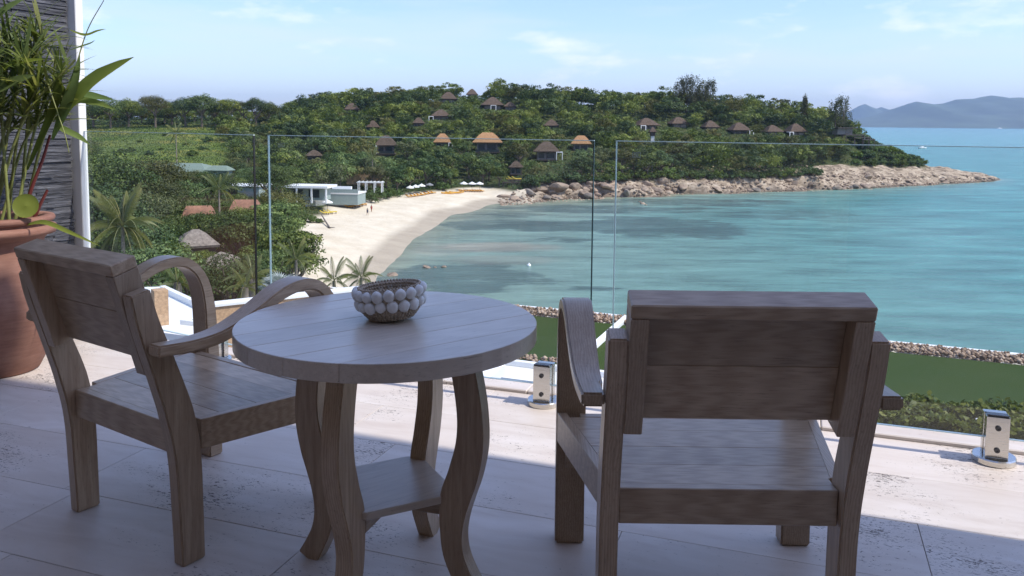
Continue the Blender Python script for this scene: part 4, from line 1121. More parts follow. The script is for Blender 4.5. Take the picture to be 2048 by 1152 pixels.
# beach club: flat white roof, terrace with glass rail, pool and white fence
p = at_y(618, 372, 196); cl = empty('beach_club', p, -.12); tag(cl, 'white flat-roofed beach club building behind the picket fence', 'building')
obj('roof', box_mesh('roof', (0, 0, 0), (11.5, 7, .5)), M_['white_paint'], cl)
obj('wall', box_mesh('wall', (-.5, 1.0, -1.75), (9.5, 4, 3.0)), M_['pale_green'], cl)
for x in (-5.3, -1.8, 1.8, 5.3): obj('column', box_mesh('column', (x, -3.2, -2.0), (.35, .35, 3.5)), M_['white_paint'], cl)
for x in (-2.4, 1.6): obj('window', box_mesh('window', (x, -1.04, -1.7), (2.6, .1, 1.9)), M_['villa_glass'], cl)
KEEP.append((568, 364, 664, 384, 190)); FOOT.append((p[0], p[1], 6))
p = at_y(688, 384, 208); tr_ = empty('pool_terrace', p, -.12); tag(tr_, 'raised pool terrace with glass rail beside the beach club', 'terrace')
obj('deck', box_mesh('deck', (0, 0, -.1), (9.5, 7, .35)), M_['white_render'], tr_)
obj('wall', box_mesh('wall', (0, -.1, -1.6), (9.2, 6.6, 2.6)), M_['pale_green'], tr_)
obj('rail', box_mesh('rail', (0, -3.4, .55), (9.4, .05, .95)), M_['pale_green'], tr_)
obj('counter', box_mesh('counter', (-1, 1.5, .75), (5, .8, 1.1)), M_['white_paint'], tr_)
KEEP.append((660, 370, 728, 402, 200)); FOOT.append((p[0], p[1], 5))
p = gp(668, 412); sw = empty('swimming_pool', p + np.array([0, 0, .25]), .50); tag(sw, 'long pale swimming pool at the top of the beach', 'pool')
obj('rim', box_mesh('rim', (0, 2, -.2), (11, 3.6, .6)), M_['white_render'], sw); obj('water', box_mesh('water', (0, 2, .12), (10.4, 3.0, .06)), M_['pool_water'], sw)
fp, fq = gp(612, 414), gp(662, 409)
fe = empty('picket_fence', (0, 0, 0)); tag(fe, 'white picket fence in front of the beach club hedge', 'fence')
for i in range(24):
    c = fp + (fq - fp) * i / 23; obj('picket', box_mesh('picket', (c[0], c[1], c[2] + .75), (.16, .07, 1.5)), M_['white_paint'], fe)
wall_between('rail', fp, fq, float(fp[2]) + 1.2, float(fp[2]) + 1.35, .05, 'white_paint', fe)
KEEP.append((610, 400, 668, 416, 160))
p = at_y(741, 366, 226); pg = empty('white_pergola', p, 0); tag(pg, 'white beach pergola in front of the bamboo fence', 'pergola')
for x in (-3.2, -1.2, 1.2, 3.2):
    for y in (-1.2, 1.2): obj('post', box_mesh('post', (x, y, -1.2), (.22, .22, 2.6)), M_['white_paint'], pg)
for y in (-1.2, 1.2): obj('beam', box_mesh('beam', (0, y, .22), (7.2, .25, .25)), M_['white_paint'], pg)
for x in np.linspace(-3.2, 3.2, 7): obj('slat', box_mesh('slat', (x, 0, .42), (.14, 3.2, .14)), M_['white_paint'], pg)
KEEP.append((722, 358, 760, 380, 222)); FOOT.append((p[0], p[1], 4))
bf = empty('bamboo_fence', (0, 0, 0)); tag(bf, 'brown bamboo screen fence behind the white pergola', 'fence')
p1, p2 = at_y(694, 352, 234), at_y(762, 356, 240)
for i in range(46):
    c = p1 + (p2 - p1) * i / 45; obj('bamboo_cane', box_mesh('bamboo_cane', (c[0], c[1], c[2] - .6), (.23, .14, 3.4 + .35 * math.sin(i * 2.3))), M_['bamboo'], bf)
KEEP.append((694, 342, 762, 360, 230))

# ---- umbrellas, loungers, kayaks
um_me = {}
def umbrella(px, py, wpx, mat, label, group='beach umbrellas'):
    b = gp(px, py); w_ = wpx * b[1] / FPX
    e = empty('beach_umbrella', b); tag(e, label, 'umbrella', group)
    r = w_ / 2; n = 8; hh = 2.35
    V = [(0, 0, hh + .62)]
    for i in range(n):
        a = 2 * math.pi * i / n; V += [(r * .5 * math.cos(a), r * .5 * math.sin(a), hh + .30), (r * math.cos(a), r * math.sin(a), hh), (r * math.cos(a), r * math.sin(a), hh - .22)]
    bm = bmesh.new(); vv = [bm.verts.new(v) for v in V]
    for i in range(n):
        j = (i + 1) % n; q = lambda k, m_: vv[1 + 3 * k + m_]
        bm.faces.new((vv[0], q(i, 0), q(j, 0))); bm.faces.new((q(i, 0), q(i, 1), q(j, 1), q(j, 0))); bm.faces.new((q(i, 1), q(i, 2), q(j, 2), q(j, 1)))
    obj('canopy', bm_mesh('canopy', bm), M_[mat], e)
    obj('pole', tubes('pole', [([(0, 0, -.2), (0, 0, hh / 2), (0, 0, hh + .55)], .04)], 6), M_['dark_timber'], e)
    KEEP.append((px - wpx / 2, py - 18, px + wpx / 2, py + 2, b[1] - 3))
    return e
def lounger(px, py, mat, rz, label, group, sc=1.0):
    b = gp(px, py); e = empty('sun_lounger', b, rz); tag(e, label, 'sun lounger', group); e.scale = (sc,) * 3
    path = [(-1.0, .36), (0, .36), (.25, .38), (.95, .82)]
    obj('cushion', ribbon_mesh('cushion', path, -.36, .36, .16, .02), M_[mat], e)
    for x in (-.3, .3):
        for y in (-.8, .3): obj('leg', box_mesh('leg', (x, y, .12), (.07, .07, .36)), M_['dark_timber'], e)
    return e
for px in (927.5, 944, 959): umbrella(px, 382, 16, 'canvas_white', 'white beach umbrella in the row of three over orange loungers', 'row of three white umbrellas')
for px in (921, 926, 931, 938, 943, 948, 954, 959, 964): lounger(px, 384, 'orange_cushion', 2.6, 'orange sun lounger under the row of three white umbrellas', 'loungers under the three umbrellas', .95)
for px, py, m_, lb in ((820, 391, 'canvas_white', 'white beach umbrella at the near end of the four below the trees'), (831, 389, 'canvas_white', 'second white beach umbrella of the four below the trees'), (843, 387, 'canvas_white', 'third white beach umbrella, next to the dark one'), (859, 385, 'canvas_grey', 'dark grey beach umbrella at the far end of the four')):
    umbrella(px, py, 16, m_, lb, 'four umbrellas below the trees')
for px, py in ((817, 395), (825, 394), (832, 393), (838, 392), (845, 391), (852, 389.5), (859, 388), (866, 387)): lounger(px, py, 'orange_cushion', 2.4, 'orange sun lounger under the four umbrellas below the trees', 'loungers under the four umbrellas', 1.0)
umbrella(655, 424, 22, 'canvas_white', 'white beach umbrella beside the picket fence', 'umbrellas by the beach club')
umbrella(706, 411, 24, 'canvas_pink', 'faded pink beach umbrella by the pool terrace', 'umbrellas by the beach club')
for px, py in ((649, 429), (656, 428), (664, 427)): lounger(px, py, 'yellow_cushion', 1.9, 'yellow sun lounger under the umbrella by the picket fence', 'loungers by the picket fence', 1.15)
for px, py in ((697, 416), (704, 414.5), (711, 413.5), (718, 412.5), (725, 411.5)): lounger(px, py, 'orange_cushion', 1.9, 'orange sun lounger near the faded pink umbrella', 'loungers by the pink umbrella', 1.15)
for px, py, sc in ((1017, 361, 1.6), (1025, 361, 1.6), (1033, 361, 1.6)):
    p = at_y(px, py, 268); b = empty('sun_lounger', p, 1.7); tag(b, 'yellow sun lounger on the little deck below the thatched hut', 'sun lounger', 'yellow loungers on the hillside deck'); b.scale = (sc,) * 3
    obj('cushion', ribbon_mesh('cushion', [(-1.0, .36), (0, .36), (.25, .38), (.95, .82)], -.36, .36, .16, .02), M_['yellow_cushion'], b)
    for x in (-.3, .3): obj('leg', box_mesh('leg', (x, -.3, .10), (.07, 1.2, .36)), M_['dark_timber'], b)
p = at_y(1025, 364, 268); hk = empty('hillside_deck', p, 0); tag(hk, 'small dark timber deck carrying yellow loungers', 'deck')
obj('deck', box_mesh('deck', (0, 0, -.12), (6.5, 3.6, .24)), M_['dark_timber'], hk)
for x in (-3, 0, 3): obj('post', box_mesh('post', (x, -1.5, -1.9), (.2, .2, 3.4)), M_['dark_timber'], hk)
KEEP.append((1008, 350, 1042, 366, 262))
for i, (px, py, a) in enumerate(((897, 388, .3), (905, 387, .1), (913, 386.5, -.1))):
    b = gp(px, py); e = empty('kayak', b, a); tag(e, 'orange kayak drawn up on the sand', 'kayak', 'kayaks on the beach')
    L = 2.3; V = []; F = []
    xs = np.linspace(-1, 1, 13)
    for t in xs:
        wd = .42 * (1 - abs(t) ** 2.2) + .02; zz = .06 + .22 * abs(t) ** 2.5
        V += [(t * L, -wd, zz + .32), (t * L, -wd * .7, zz), (t * L, wd * .7, zz), (t * L, wd, zz + .32), (t * L, 0, zz + .40)]
    for q_ in range(12):
        for j in range(5): F.append((q_ * 5 + j, q_ * 5 + (j + 1) % 5, q_ * 5 + 5 + (j + 1) % 5, q_ * 5 + 5 + j))
    me = fast_mesh('hull', np.array(V), np.array(F)); smooth(me); obj('hull', me, M_['kayak_orange'], e)
    obj('seat', box_mesh('seat', (-.1, 0, .46), (.9, .42, .08), .02), M_['dark_timber'], e)
# driftwood trunk
b0, b1_ = gp(643, 440), gp(659, 457)
dw = tubes('driftwood_log', [([(b0[0], b0[1], b0[2] + 1.2), (b0[0] * .6 + b1_[0] * .4, b0[1] * .6 + b1_[1] * .4, b0[2] + .6), (b1_[0], b1_[1], b1_[2] + .15)], [.10, .16, .2]), ([(b1_[0], b1_[1], b1_[2] + .2), (b1_[0] + 1.2, b1_[1] - .6, b1_[2] + .3)], [.12, .05])], 7)
tag(obj('driftwood_log', dw, M_['driftwood']), 'grey driftwood trunk lying on the dry sand', 'driftwood')
# people walking
def person(px, py, cloth, label, rz, stride):
    b = gp(px, py); e = empty('person', b, rz); tag(e, label, 'person')
    vs = [(0, 0, .95), (0, 0, 1.2), (0, 0, 1.42), (0, 0, 1.52), (0, .02, 1.66), (.19, 0, 1.40), (.24, .12 * stride, 1.13), (.24, .22 * stride, .90), (-.19, 0, 1.40), (-.24, -.10 * stride, 1.13), (-.24, -.14 * stride, .88),
          (.10, 0, .90), (.10, -.16 * stride, .50), (.10, -.34 * stride, .08), (.10, -.28 * stride, .03), (-.10, 0, .90), (-.10, .20 * stride, .48), (-.10, .24 * stride, .06), (-.10, .36 * stride, .03)]
    ed = [(0, 1), (1, 2), (2, 3), (3, 4), (2, 5), (5, 6), (6, 7), (2, 8), (8, 9), (9, 10), (0, 11), (11, 12), (12, 13), (13, 14), (0, 15), (15, 16), (16, 17), (17, 18)]
    rr = [.15, .14, .15, .06, .105, .06, .045, .035, .06, .045, .035, .095, .065, .045, .035, .095, .065, .045, .035]
    me = bpy.data.meshes.new('body'); me.from_pydata(vs, ed, []); o = obj('body', me, M_['skin'], e)
    o.modifiers.new('skin', 'SKIN'); o.modifiers.new('sub', 'SUBSURF').levels = 1
    for i, sv in enumerate(me.skin_vertices[0].data): sv.radius = (rr[i], rr[i]); sv.use_root = (i == 0)
    obj('clothing', lathe_mesh('clothing', [(.10, 1.46), (.20, 1.38), (.18, 1.15), (.175, .95), (.20, .70), (.17, .70)], 14), M_[cloth], e)
    obj('hair', lathe_mesh('hair', [(0, 1.80), (.07, 1.78), (.115, 1.70), (.11, 1.64)], 12), M_['cloth_dark'], e)
person(735, 431, 'cloth_dark', 'person in dark clothes walking on the sand near the water', .5, .8)
person(743, 424, 'cloth_red', 'person in red standing a step further up the sand', -.4, .3)
person(730, 411, 'cloth_dark', 'person in dark clothes standing by the orange loungers', 1.2, .2)

# ================================================================== ROCKS
def rock_mesh(seed, sub=3, flat=.7):
    bm = bmesh.new(); bmesh.ops.create_icosphere(bm, subdivisions=sub, radius=1)
    r = np.random.default_rng(seed); pl_ = r.normal(size=(11, 3)); pl_ /= np.linalg.norm(pl_, axis=1)[:, None]; off = r.uniform(.62, .95, 11)
    for v in bm.verts:
        c = np.array(v.co)
        for n_, o_ in zip(pl_, off):
            d_ = c @ n_
            if d_ > o_: c = c - n_ * (d_ - o_) * .92
        c = c * (1 + .08 * math.sin(5 * c[0] + seed) * math.sin(4 * c[1] + 2 * seed)); c[2] *= flat; v.co = c
    return bm_mesh('boulder', bm)
RM = [rock_mesh(i, 3, .55 + .08 * (i % 4)) for i in range(6)]
for mm in RM[:5]: mm.materials.append(M_['rock'])
for mm in RM[5:]: mm.materials.append(M_['rock_grey'])
rr_ = random.Random(9)
def boulder(p, s, label, group):
    o = bpy.data.objects.new('boulder', RM[rr_.randrange(6)]); o.location = [float(v) for v in p]
    o.scale = (s * rr_.uniform(.8, 1.4), s * rr_.uniform(.7, 1.1), s * rr_.uniform(.6, .95)); o.rotation_euler = (rr_.uniform(-.3, .3), rr_.uniform(-.3, .3), rr_.uniform(0, 6.28))
    link(o); tag(o, label, 'rock', group); return o
LB = 'weathered tan and grey boulder on the rocky shore of the headland'
for i in range(190):
    px = rr_.choice((rr_.uniform(1000, 1330), rr_.uniform(1330, 1700), rr_.uniform(1640, 1985)))
    base = np.interp(px, [1000, 1100, 1200, 1350, 1500, 1620, 1750, 1850, 1950, 1990], [406, 400, 394, 387, 383, 379, 375, 370, 364, 361])
    span = np.interp(px, [1000, 1060, 1200, 1350, 1550, 1650, 1750, 1900, 1990], [10, 26, 26, 20, 18, 30, 26, 22, 4])
    py = base - rr_.random() ** 1.4 * span
    p = hit(px, py, 180); p[2] = float(ground(p[0], p[1]))
    big = rr_.random() < .2
    boulder(p + np.array([0, 0, .1]), rr_.uniform(1.2, 2.2) if big else rr_.uniform(.4, 1.1), LB, 'boulders along the headland shore')
for px, py, s in ((1085, 379, 2.6), (1115, 376, 3.0), (1150, 374, 2.4), (1060, 385, 2.0), (1180, 376, 2.2), (1325, 361, 2.8), (1295, 369, 2.0), (1210, 372, 2.4)):
    p = hit(px, py, 180); p[2] = float(ground(p[0], p[1])); boulder(p, s, 'large rounded boulder where the beach meets the headland rocks', 'large boulders by the beach')
for px, py, s, lb in ((1286, 408, 1.0, 'lone rock breaking the water off the headland'), (1280, 404, .6, 'lone rock breaking the water off the headland'), (1292, 410, .5, 'lone rock breaking the water off the headland'),
                      (785, 551, .8, 'dark rock in the shallows by the wet sand'), (779, 549, .5, 'dark rock in the shallows by the wet sand'), (855, 535, .7, 'dark rock in the shallows further out from the sand'), (888, 534, .6, 'dark rock in the shallows further out from the sand'), (870, 535, .35, 'dark rock in the shallows further out from the sand')):
    p = on_z(px, py, SEA); boulder(p, s, lb, 'rocks off the headland' if px > 1200 else 'rocks in the shallows')
# rubble between the boulders
n = 3200
pxr = RNG.uniform(1000, 1960, n); bs = np.interp(pxr, [1000, 1100, 1200, 1350, 1500, 1620, 1750, 1850, 1950, 1990], [409, 403, 396, 389, 385, 381, 377, 372, 366, 363])
pyr = bs - RNG.random(n) ** 1.6 * np.interp(pxr, [1000, 1200, 1350, 1600, 1960], [10, 17, 15, 13, 5])
P = np.array([on_z(a, b, SEA + .4) for a, b in zip(pxr, pyr)]); P[:, 2] = np.maximum(ground(P[:, 0], P[:, 1]), SEA - .3)
s = RNG.uniform(.22, .62, n); an = RNG.uniform(0, 6.28, n); ca, sa = np.cos(an), np.sin(an)
O = np.stack([octa[None, :, 0] * ca[:, None] - octa[None, :, 1] * sa[:, None], octa[None, :, 0] * sa[:, None] + octa[None, :, 1] * ca[:, None], np.broadcast_to(octa[None, :, 2], (n, 6))], -1) * RNG.uniform(.6, 1.3, (n, 6, 1))
me = fast_mesh('shore_rubble', (P[:, None] + O * s[:, None, None]).reshape(-1, 3), (of[None] + 6 * np.arange(n)[:, None, None]).reshape(-1, 3)); face_attr(me, 'tint', np.repeat(RNG.uniform(0, 1, n), 8))
tag(obj('shore_rubble', me, M_['pebble']), 'broken stones strewn between the boulders along the waterline', 'rubble', kind='stuff')

# ================================================================== TREES
def crown_geo(seed, R, Hh, ncl, per, size, kind='round'):
    r = np.random.default_rng(seed); Cs, Ns, Ts, Ss = [], [], [], []
    for i in range(ncl):
        while True:
            d = r.normal(size=3); d /= np.linalg.norm(d)
            if d[2] > -.45: break
        f = r.uniform(.45, .92)
        if kind == 'tier': c = np.array([d[0] * R * r.uniform(.4, 1), d[1] * R * r.uniform(.4, 1), Hh * (.1 + .8 * (i % 5) / 4.) * (1)]); c[:2] *= 1 - .35 * (c[2] / Hh)
        else: c = np.array([d[0] * R * f, d[1] * R * f, d[2] * Hh * f])
        cr = R * r.uniform(.30, .48); sq = .35 if kind == 'tier' else r.uniform(.55, .85)
        n_ = int(per * r.uniform(.7, 1.3)); v = r.normal(size=(n_, 3)); v /= np.linalg.norm(v, axis=1)[:, None]
        v[:, 2] = np.where(v[:, 2] < -.3, -v[:, 2], v[:, 2])
        rad = r.uniform(.55, 1.05, n_)[:, None]
        Cs.append(c + v * rad * np.array([cr, cr, cr * sq])); Ns.append(v + r.normal(size=(n_, 3)) * .38 + np.array([0, 0, .2]))
        t0 = r.uniform(.1, .9); Ts.append(np.clip(t0 + r.normal(0, .16, n_), 0, 1)); Ss.append(size * r.uniform(.6, 1.3, n_))
    return np.vstack(Cs), np.vstack(Ns), np.concatenate(Ts), np.concatenate(Ss)
def trunk_mesh(seed, H_, R, Hh, n=7):
    """trunk with limbs; crown centre at z=H_"""
    r = np.random.default_rng(seed); sp = []
    sp.append(([(0, 0, -1.5), (r.normal(0, .1), r.normal(0, .1), H_ * .45), (r.normal(0, .2), r.normal(0, .2), H_ * .95)], [R * .085, R * .06, R * .03]))
    for i in range(5):
        a = 2 * math.pi * i / 5 + r.uniform(-.4, .4); z0 = H_ * r.uniform(.42, .7)
        sp.append(([(0, 0, z0), (R * .35 * math.cos(a), R * .35 * math.sin(a), z0 + H_ * .22), (R * .72 * math.cos(a), R * .72 * math.sin(a), H_ + Hh * r.uniform(-.1, .45))], [R * .04, R * .028, R * .012]))
    return tubes('trunk', sp, n)
PROTO = {}
def proto(key, seed, R, Hh, H_, ncl, per, size, mat, kind='round'):
    C, N, Tt, Sz = crown_geo(seed, R, Hh, ncl, per, size, kind); C = C + np.array([0, 0, H_])
    cm = leaves('crown', C, N, Sz, .62, np.random.default_rng(seed + 1), Tt); cm.materials.append(M_[mat])
    tm = trunk_mesh(seed, H_, R, Hh); tm.materials.append(M_['bark'])
    PROTO[key] = (cm, tm, R, Hh, H_)
for i in range(4): proto('far%d' % i, 100 + i, 4.2, 3.4, 4.2, 17, 95, .52, 'leaf_broad')
for i in range(3): proto('fard%d' % i, 140 + i, 4.0, 3.6, 4.2, 17, 95, .50, 'leaf_dark')
proto('faro0', 160, 3.8, 3.2, 4.2, 16, 95, .48, 'leaf_olive')
proto('faro1', 161, 4.4, 3.0, 4.4, 16, 95, .48, 'leaf_olive')
for i in range(2): proto('near%d' % i, 200 + i, 5.2, 3.6, 5.5, 46, 120, .42, 'leaf_broad')
for i in range(2): proto('neard%d' % i, 210 + i, 5.6, 4.0, 5.5, 50, 130, .36, 'leaf_dark')
proto('nearo0', 220, 6.0, 3.4, 6.0, 52, 130, .34, 'leaf_olive')
proto('almond0', 230, 5.5, 4.6, 3.4, 55, 90, .50, 'leaf_broad', 'tier')
proto('almond1', 231, 5.0, 4.2, 3.4, 50, 90, .48, 'leaf_dark', 'tier')
proto('bush0', 240, 1.9, 1.5, .9, 18, 40, .42, 'leaf_shrub')
proto('bush1', 241, 1.8, 1.3, .8, 18, 40, .40, 'leaf_dark')
def tree(key, loc, sc, label, group, name='broadleaf_tree', cat='tree', zs=1.0):
    cm, tm, R, Hh, H_ = PROTO[key]
    e = empty(name, loc, random.uniform(0, 6.28)); tag(e, label, cat, group); e.scale = (sc, sc, sc)
    obj('crown', cm, None, e, (0, 0, H_ * (zs - 1))); t_ = obj('trunk', tm, None, e); t_.scale = (1, 1, zs)
    return e
LBL = {'far': ('leafy mid-green tree in the wood on the headland slope', 'mid-green trees on the headland'), 'fard': ('dense dark green tree in the wood on the headland slope', 'dark green trees on the headland'),
       'faro': ('dull olive tree in the wood on the headland slope', 'olive trees on the headland'), 'near': ('leafy mid-green tree in the valley beside the beach', 'mid-green trees in the valley'),
       'neard': ('dense dark green tree in the valley beside the beach', 'dark trees in the valley'), 'nearo': ('spreading fine-leaved olive tree in the valley beside the beach', 'olive trees in the valley'),
       'rid': ('round tree on the skyline above the meadow', 'skyline trees above the meadow')}
spots = []     # (Y, x, y, crown radius, type)
def blocked(x, y, z, R, Hh, m=1.0):
    q = project((x, y, z)); rpx = m * R * FPX / y; rpy = m * Hh * FPX / y
    for x0, y0, x1, y1, d in KEEP:
        if y < d and q[0] + rpx * .8 > x0 and q[0] - rpx * .8 < x1 and q[1] + rpy * 1.6 > y0 and q[1] - rpy * .85 < y1: return True
    for fx, fy, fr in FOOT:
        if (x - fx) ** 2 + (y - fy) ** 2 < (fr + .55 * R) ** 2: return True
    return False
KEEP.append((200, 262, 428, 322, 338))                 # meadow
KEEP.append((640, 402, 1000, 560, 400))                # open sand
KEEP.append((655, 445, 700, 560, 150))
def wood_at(x, y):
    px = x / y * FPX + 1024; 
    v = float(ground(x, y, SANDW)); rk_ = float(ground(x, y, ROCKW)); gr = float(ground(x, y, GRASSW)); z = float(ground(x, y)) - SEA
    return v < .25 and rk_ < .45 and gr < .4 and z > 2.2
tr_rng = random.Random(17)
placed = []
def try_place(x, y, sc, key):
    cm, tm, R, Hh, H_ = PROTO[key]; R_ = R * sc
    for (a, b, r) in placed:
        if (a - x) ** 2 + (b - y) ** 2 < ((R_ + r) * .60) ** 2: return False
    z = float(ground(x, y))
    if blocked(x, y, z + H_ * sc, R_, Hh * sc): return False
    placed.append((x, y, R_)); return True
# hand-placed valley trees: px, py of the crown centre, distance, kind, scale
for px, py, d, key, sc in ((215, 350, 150, 'near0', 1.1), (300, 368, 140, 'nearo0', 1.1), (235, 385, 120, 'neard1', 1.15), (325, 402, 122, 'nearo0', .85), (190, 345, 170, 'near1', .9), (437, 372, 160, 'neard0', .7),
                          (452, 300, 215, 'neard0', .85), (548, 408, 118, 'almond0', .72), (545, 450, 104, 'almond1', .7), (580, 505, 90, 'almond0', .72), (482, 472, 96, 'near1', .75), (418, 568, 74, 'near0', .30), (446, 572, 72, 'neard0', .32), (476, 567, 76, 'near1', .30), (366, 502, 82, 'neard1', .36), (384, 512, 80, 'near0', .34), (405, 508, 86, 'near1', .3), (312, 505, 76, 'near0', .45), (510, 500, 90, 'almond1', .5), (532, 520, 80, 'near0', .45), (395, 446, 118, 'near1', .42), (430, 450, 112, 'neard0', .42), (490, 440, 116, 'near0', .5), (370, 440, 116, 'neard1', .45), (515, 425, 125, 'near1', .45), (520, 480, 84, 'almond1', .8), (325, 535, 62, 'near0', .5),
                          (330, 470, 80, 'near1', .6), (432, 462, 88, 'near0', .5), (300, 550, 50, 'near1', .5), (560, 335, 190, 'near1', 1.0), (600, 330, 200, 'neard0', 1.1), (648, 345, 210, 'near0', .95), (540, 365, 170, 'neard1', .9), (575, 370, 165, 'near0', .7),
                          (470, 447, 98, 'neard0', .5), (230, 270, 250, 'neard0', .8), (215, 290, 235, 'near1', .85), (372, 548, 70, 'near0', .42), (465, 560, 60, 'neard0', .5), (512, 558, 66, 'near0', .4), (390, 555, 56, 'neard1', .45), (270, 505, 70, 'neard1', .7), (200, 445, 84, 'neard1', .9)):
    c = at_y(px, py, d); g = float(ground(c[0], c[1])); cm, tm, R, Hh, H_ = PROTO[key]
    zs = max(.6, (c[2] - g) / (H_ * sc)); zs = min(zs, 2.2)
    z = c[2] - H_ * sc * zs if (c[2] - g) > .6 * H_ * sc else g
    if blocked(c[0], c[1], c[2], R * sc, Hh * sc, .55): print('drop', px, py); continue
    kk = key.rstrip('0123456789')
    if kk == 'almond': tree(key, (c[0], c[1], min(z, g)), sc, 'tiered sea almond tree at the near edge of the beach', 'sea almond trees by the beach', 'sea_almond_tree', 'tree', zs)
    else: tree(key, (c[0], c[1], min(z, g)), sc, *LBL[kk], 'broadleaf_tree', 'tree', zs)
    placed.append((c[0], c[1], R * sc))
for px, top, wpx, d, key in ((188, 205, 60, 352, 'near0'), (222, 200, 60, 348, 'neard0'), (258, 201, 56, 356, 'near1'), (312, 196, 66, 350, 'nearo0'), (345, 206, 50, 362, 'near0'), (372, 200, 54, 352, 'neard1'), (405, 192, 60, 350, 'near1'), (432, 205, 46, 358, 'neard0'), (458, 201, 48, 352, 'near0'), (488, 206, 46, 360, 'nearo0'), (512, 200, 50, 355, 'neard1'), (538, 207, 46, 362, 'near1'), (285, 214, 40, 368, 'neard0'), (330, 214, 44, 372, 'near1'), (390, 212, 44, 374, 'neard0')):
    cm, tm, R, Hh, H_ = PROTO[key]; sc = wpx * d / FPX / 2 / R; x = (px - 1024) / FPX * d; g = float(ground(x, d)); ztop = at_y(px, top, d)[2]
    zs = max(.6, (ztop - g - .85 * Hh * sc) / (H_ * sc))
    tree(key, (x, d, g), sc, *LBL['rid'], 'broadleaf_tree', 'tree', zs); placed.append((x, d, R * sc))
nhand = len(placed)
cands = []
def region(n, px0, px1, y0, y1, keys, s0, s1, ok=None):
    for _ in range(n):
        Y = math.sqrt(tr_rng.uniform(y0 * y0, y1 * y1)); px = tr_rng.uniform(px0, px1); x = (px - 1024) / FPX * Y
        if not wood_at(x, Y): continue
        if ok and not ok(px, Y): continue
        key = tr_rng.choice(keys); sc = tr_rng.uniform(s0, s1)
        if try_place(x, Y, sc, key): cands.append((Y, x, sc, key, px))
region(500, 150, 600, 95, 225, ['near0', 'near1', 'neard0', 'neard1', 'nearo0'], .55, .95)
region(60, -420, 130, 60, 300, ['near0', 'neard0', 'near1'], .7, 1.1)
region(900, 150, 560, 225, 430, ['far0', 'far1', 'far2', 'fard0', 'faro0', 'faro1'], .6, 1.05)
FK = ['far0', 'far1', 'far2', 'far3', 'far0', 'far2', 'fard0', 'fard1', 'fard2', 'fard0', 'faro0', 'faro1']
region(9000, 540, 1705, 190, 430, FK, .75, 1.35)
region(1200, 1660, 1890, 325, 375, ['bush0', 'bush1'], .9, 1.7)
cands.sort()
print('TREES', nhand, len(cands))
nobj = 0; rest_pts = []
for Y, x, sc, key, px in cands:
    z = float(ground(x, Y))
    if key.startswith('bush'):
        tree(key, (x, Y, z - .2), sc, 'rounded shrub on the slope of the headland point', 'shrubs on the headland point', 'shrub', 'shrub'); continue
    if nobj < 250:
        kk = key.rstrip('0123456789'); lab = LBL[kk]
        if px < 470 and Y > 300: lab = LBL['rid']
        tree(key, (x, Y, z), sc, lab[0], lab[1]); nobj += 1
    else: rest_pts.append((x, Y, z, sc, key))
# the trees behind, one mass of crowns
if rest_pts:
    by = {}
    for x, Y, z, sc, key in rest_pts: by.setdefault(key[:-1], []).append((x, Y, z, sc))
    for kk, L_ in by.items():
        Cs, Ns, Ts, Ss = [], [], [], []
        for i, (x, Y, z, sc) in enumerate(L_):
            C, N, Tt, Sz = crown_geo(700 + i % 9, 4.2, 3.4, 15, 70, .62)
            a = random.uniform(0, 6.28); ca_, sa_ = math.cos(a), math.sin(a)
            C = np.stack([C[:, 0] * ca_ - C[:, 1] * sa_, C[:, 0] * sa_ + C[:, 1] * ca_, C[:, 2] + 4.0], 1) * sc
            Cs.append(C + np.array([x, Y, z])); Ns.append(N); Ts.append(np.clip(Tt + random.uniform(-.3, .3), 0, 1)); Ss.append(Sz * sc)
        me = leaves('wooded_hilltop', np.vstack(Cs), np.vstack(Ns), np.concatenate(Ss), .62, RNG, np.concatenate(Ts))
        tag(obj('wooded_hilltop', me, M_[{'far': 'leaf_broad', 'fard': 'leaf_dark', 'faro': 'leaf_olive', 'near': 'leaf_broad', 'neard': 'leaf_dark', 'nearo': 'leaf_olive'}[kk]]), {'far': 'mid-green tree crowns massed on the hilltop', 'fard': 'dark tree crowns massed on the hilltop', 'faro': 'olive tree crowns massed on the hilltop'}.get(kk, 'tree crowns massed in the valley'), 'wood', kind='stuff')
# undergrowth covering the slopes
n = 190000
Y_ = np.sqrt(RNG.uniform(45 ** 2, 425 ** 2, n)); px_ = RNG.uniform(-420, 1890, n); x_ = (px_ - 1024) / FPX * Y_
ok = (ground(x_, Y_, SANDW) < .15) & (ground(x_, Y_, ROCKW) < .4) & (ground(x_, Y_, GRASSW) < .3) & (ground(x_, Y_) - SEA > 2.3)
for fx, fy, fr in FOOT: ok &= (x_ - fx) ** 2 + (Y_ - fy) ** 2 > (fr * .9) ** 2
x_, Y_ = x_[ok], Y_[ok]; n = len(x_)
mound = fbm(x_ / 5, Y_ / 5, 9, 3); zz = ground(x_, Y_) + np.clip(mound - .3, 0, 1) * (2.4 + 5 * np.clip((Y_ - 385) / 25, 0, 1)) * RNG.uniform(.3, 1, n)
me = leaves('undergrowth', np.stack([x_, Y_, zz], 1), RNG.normal(size=(n, 3)) * .6 + np.array([0, -.3, 1]), RNG.uniform(.5, 1.0, n) * np.clip(Y_ / 260, .45, 1.1), .65, RNG, np.clip(fbm(x_ / 9, Y_ / 9, 12) + RNG.normal(0, .2, n), 0, 1))
tag(obj('undergrowth', me, M_['leaf_dark']), 'green scrub covering the ground under the trees', 'undergrowth', kind='stuff')
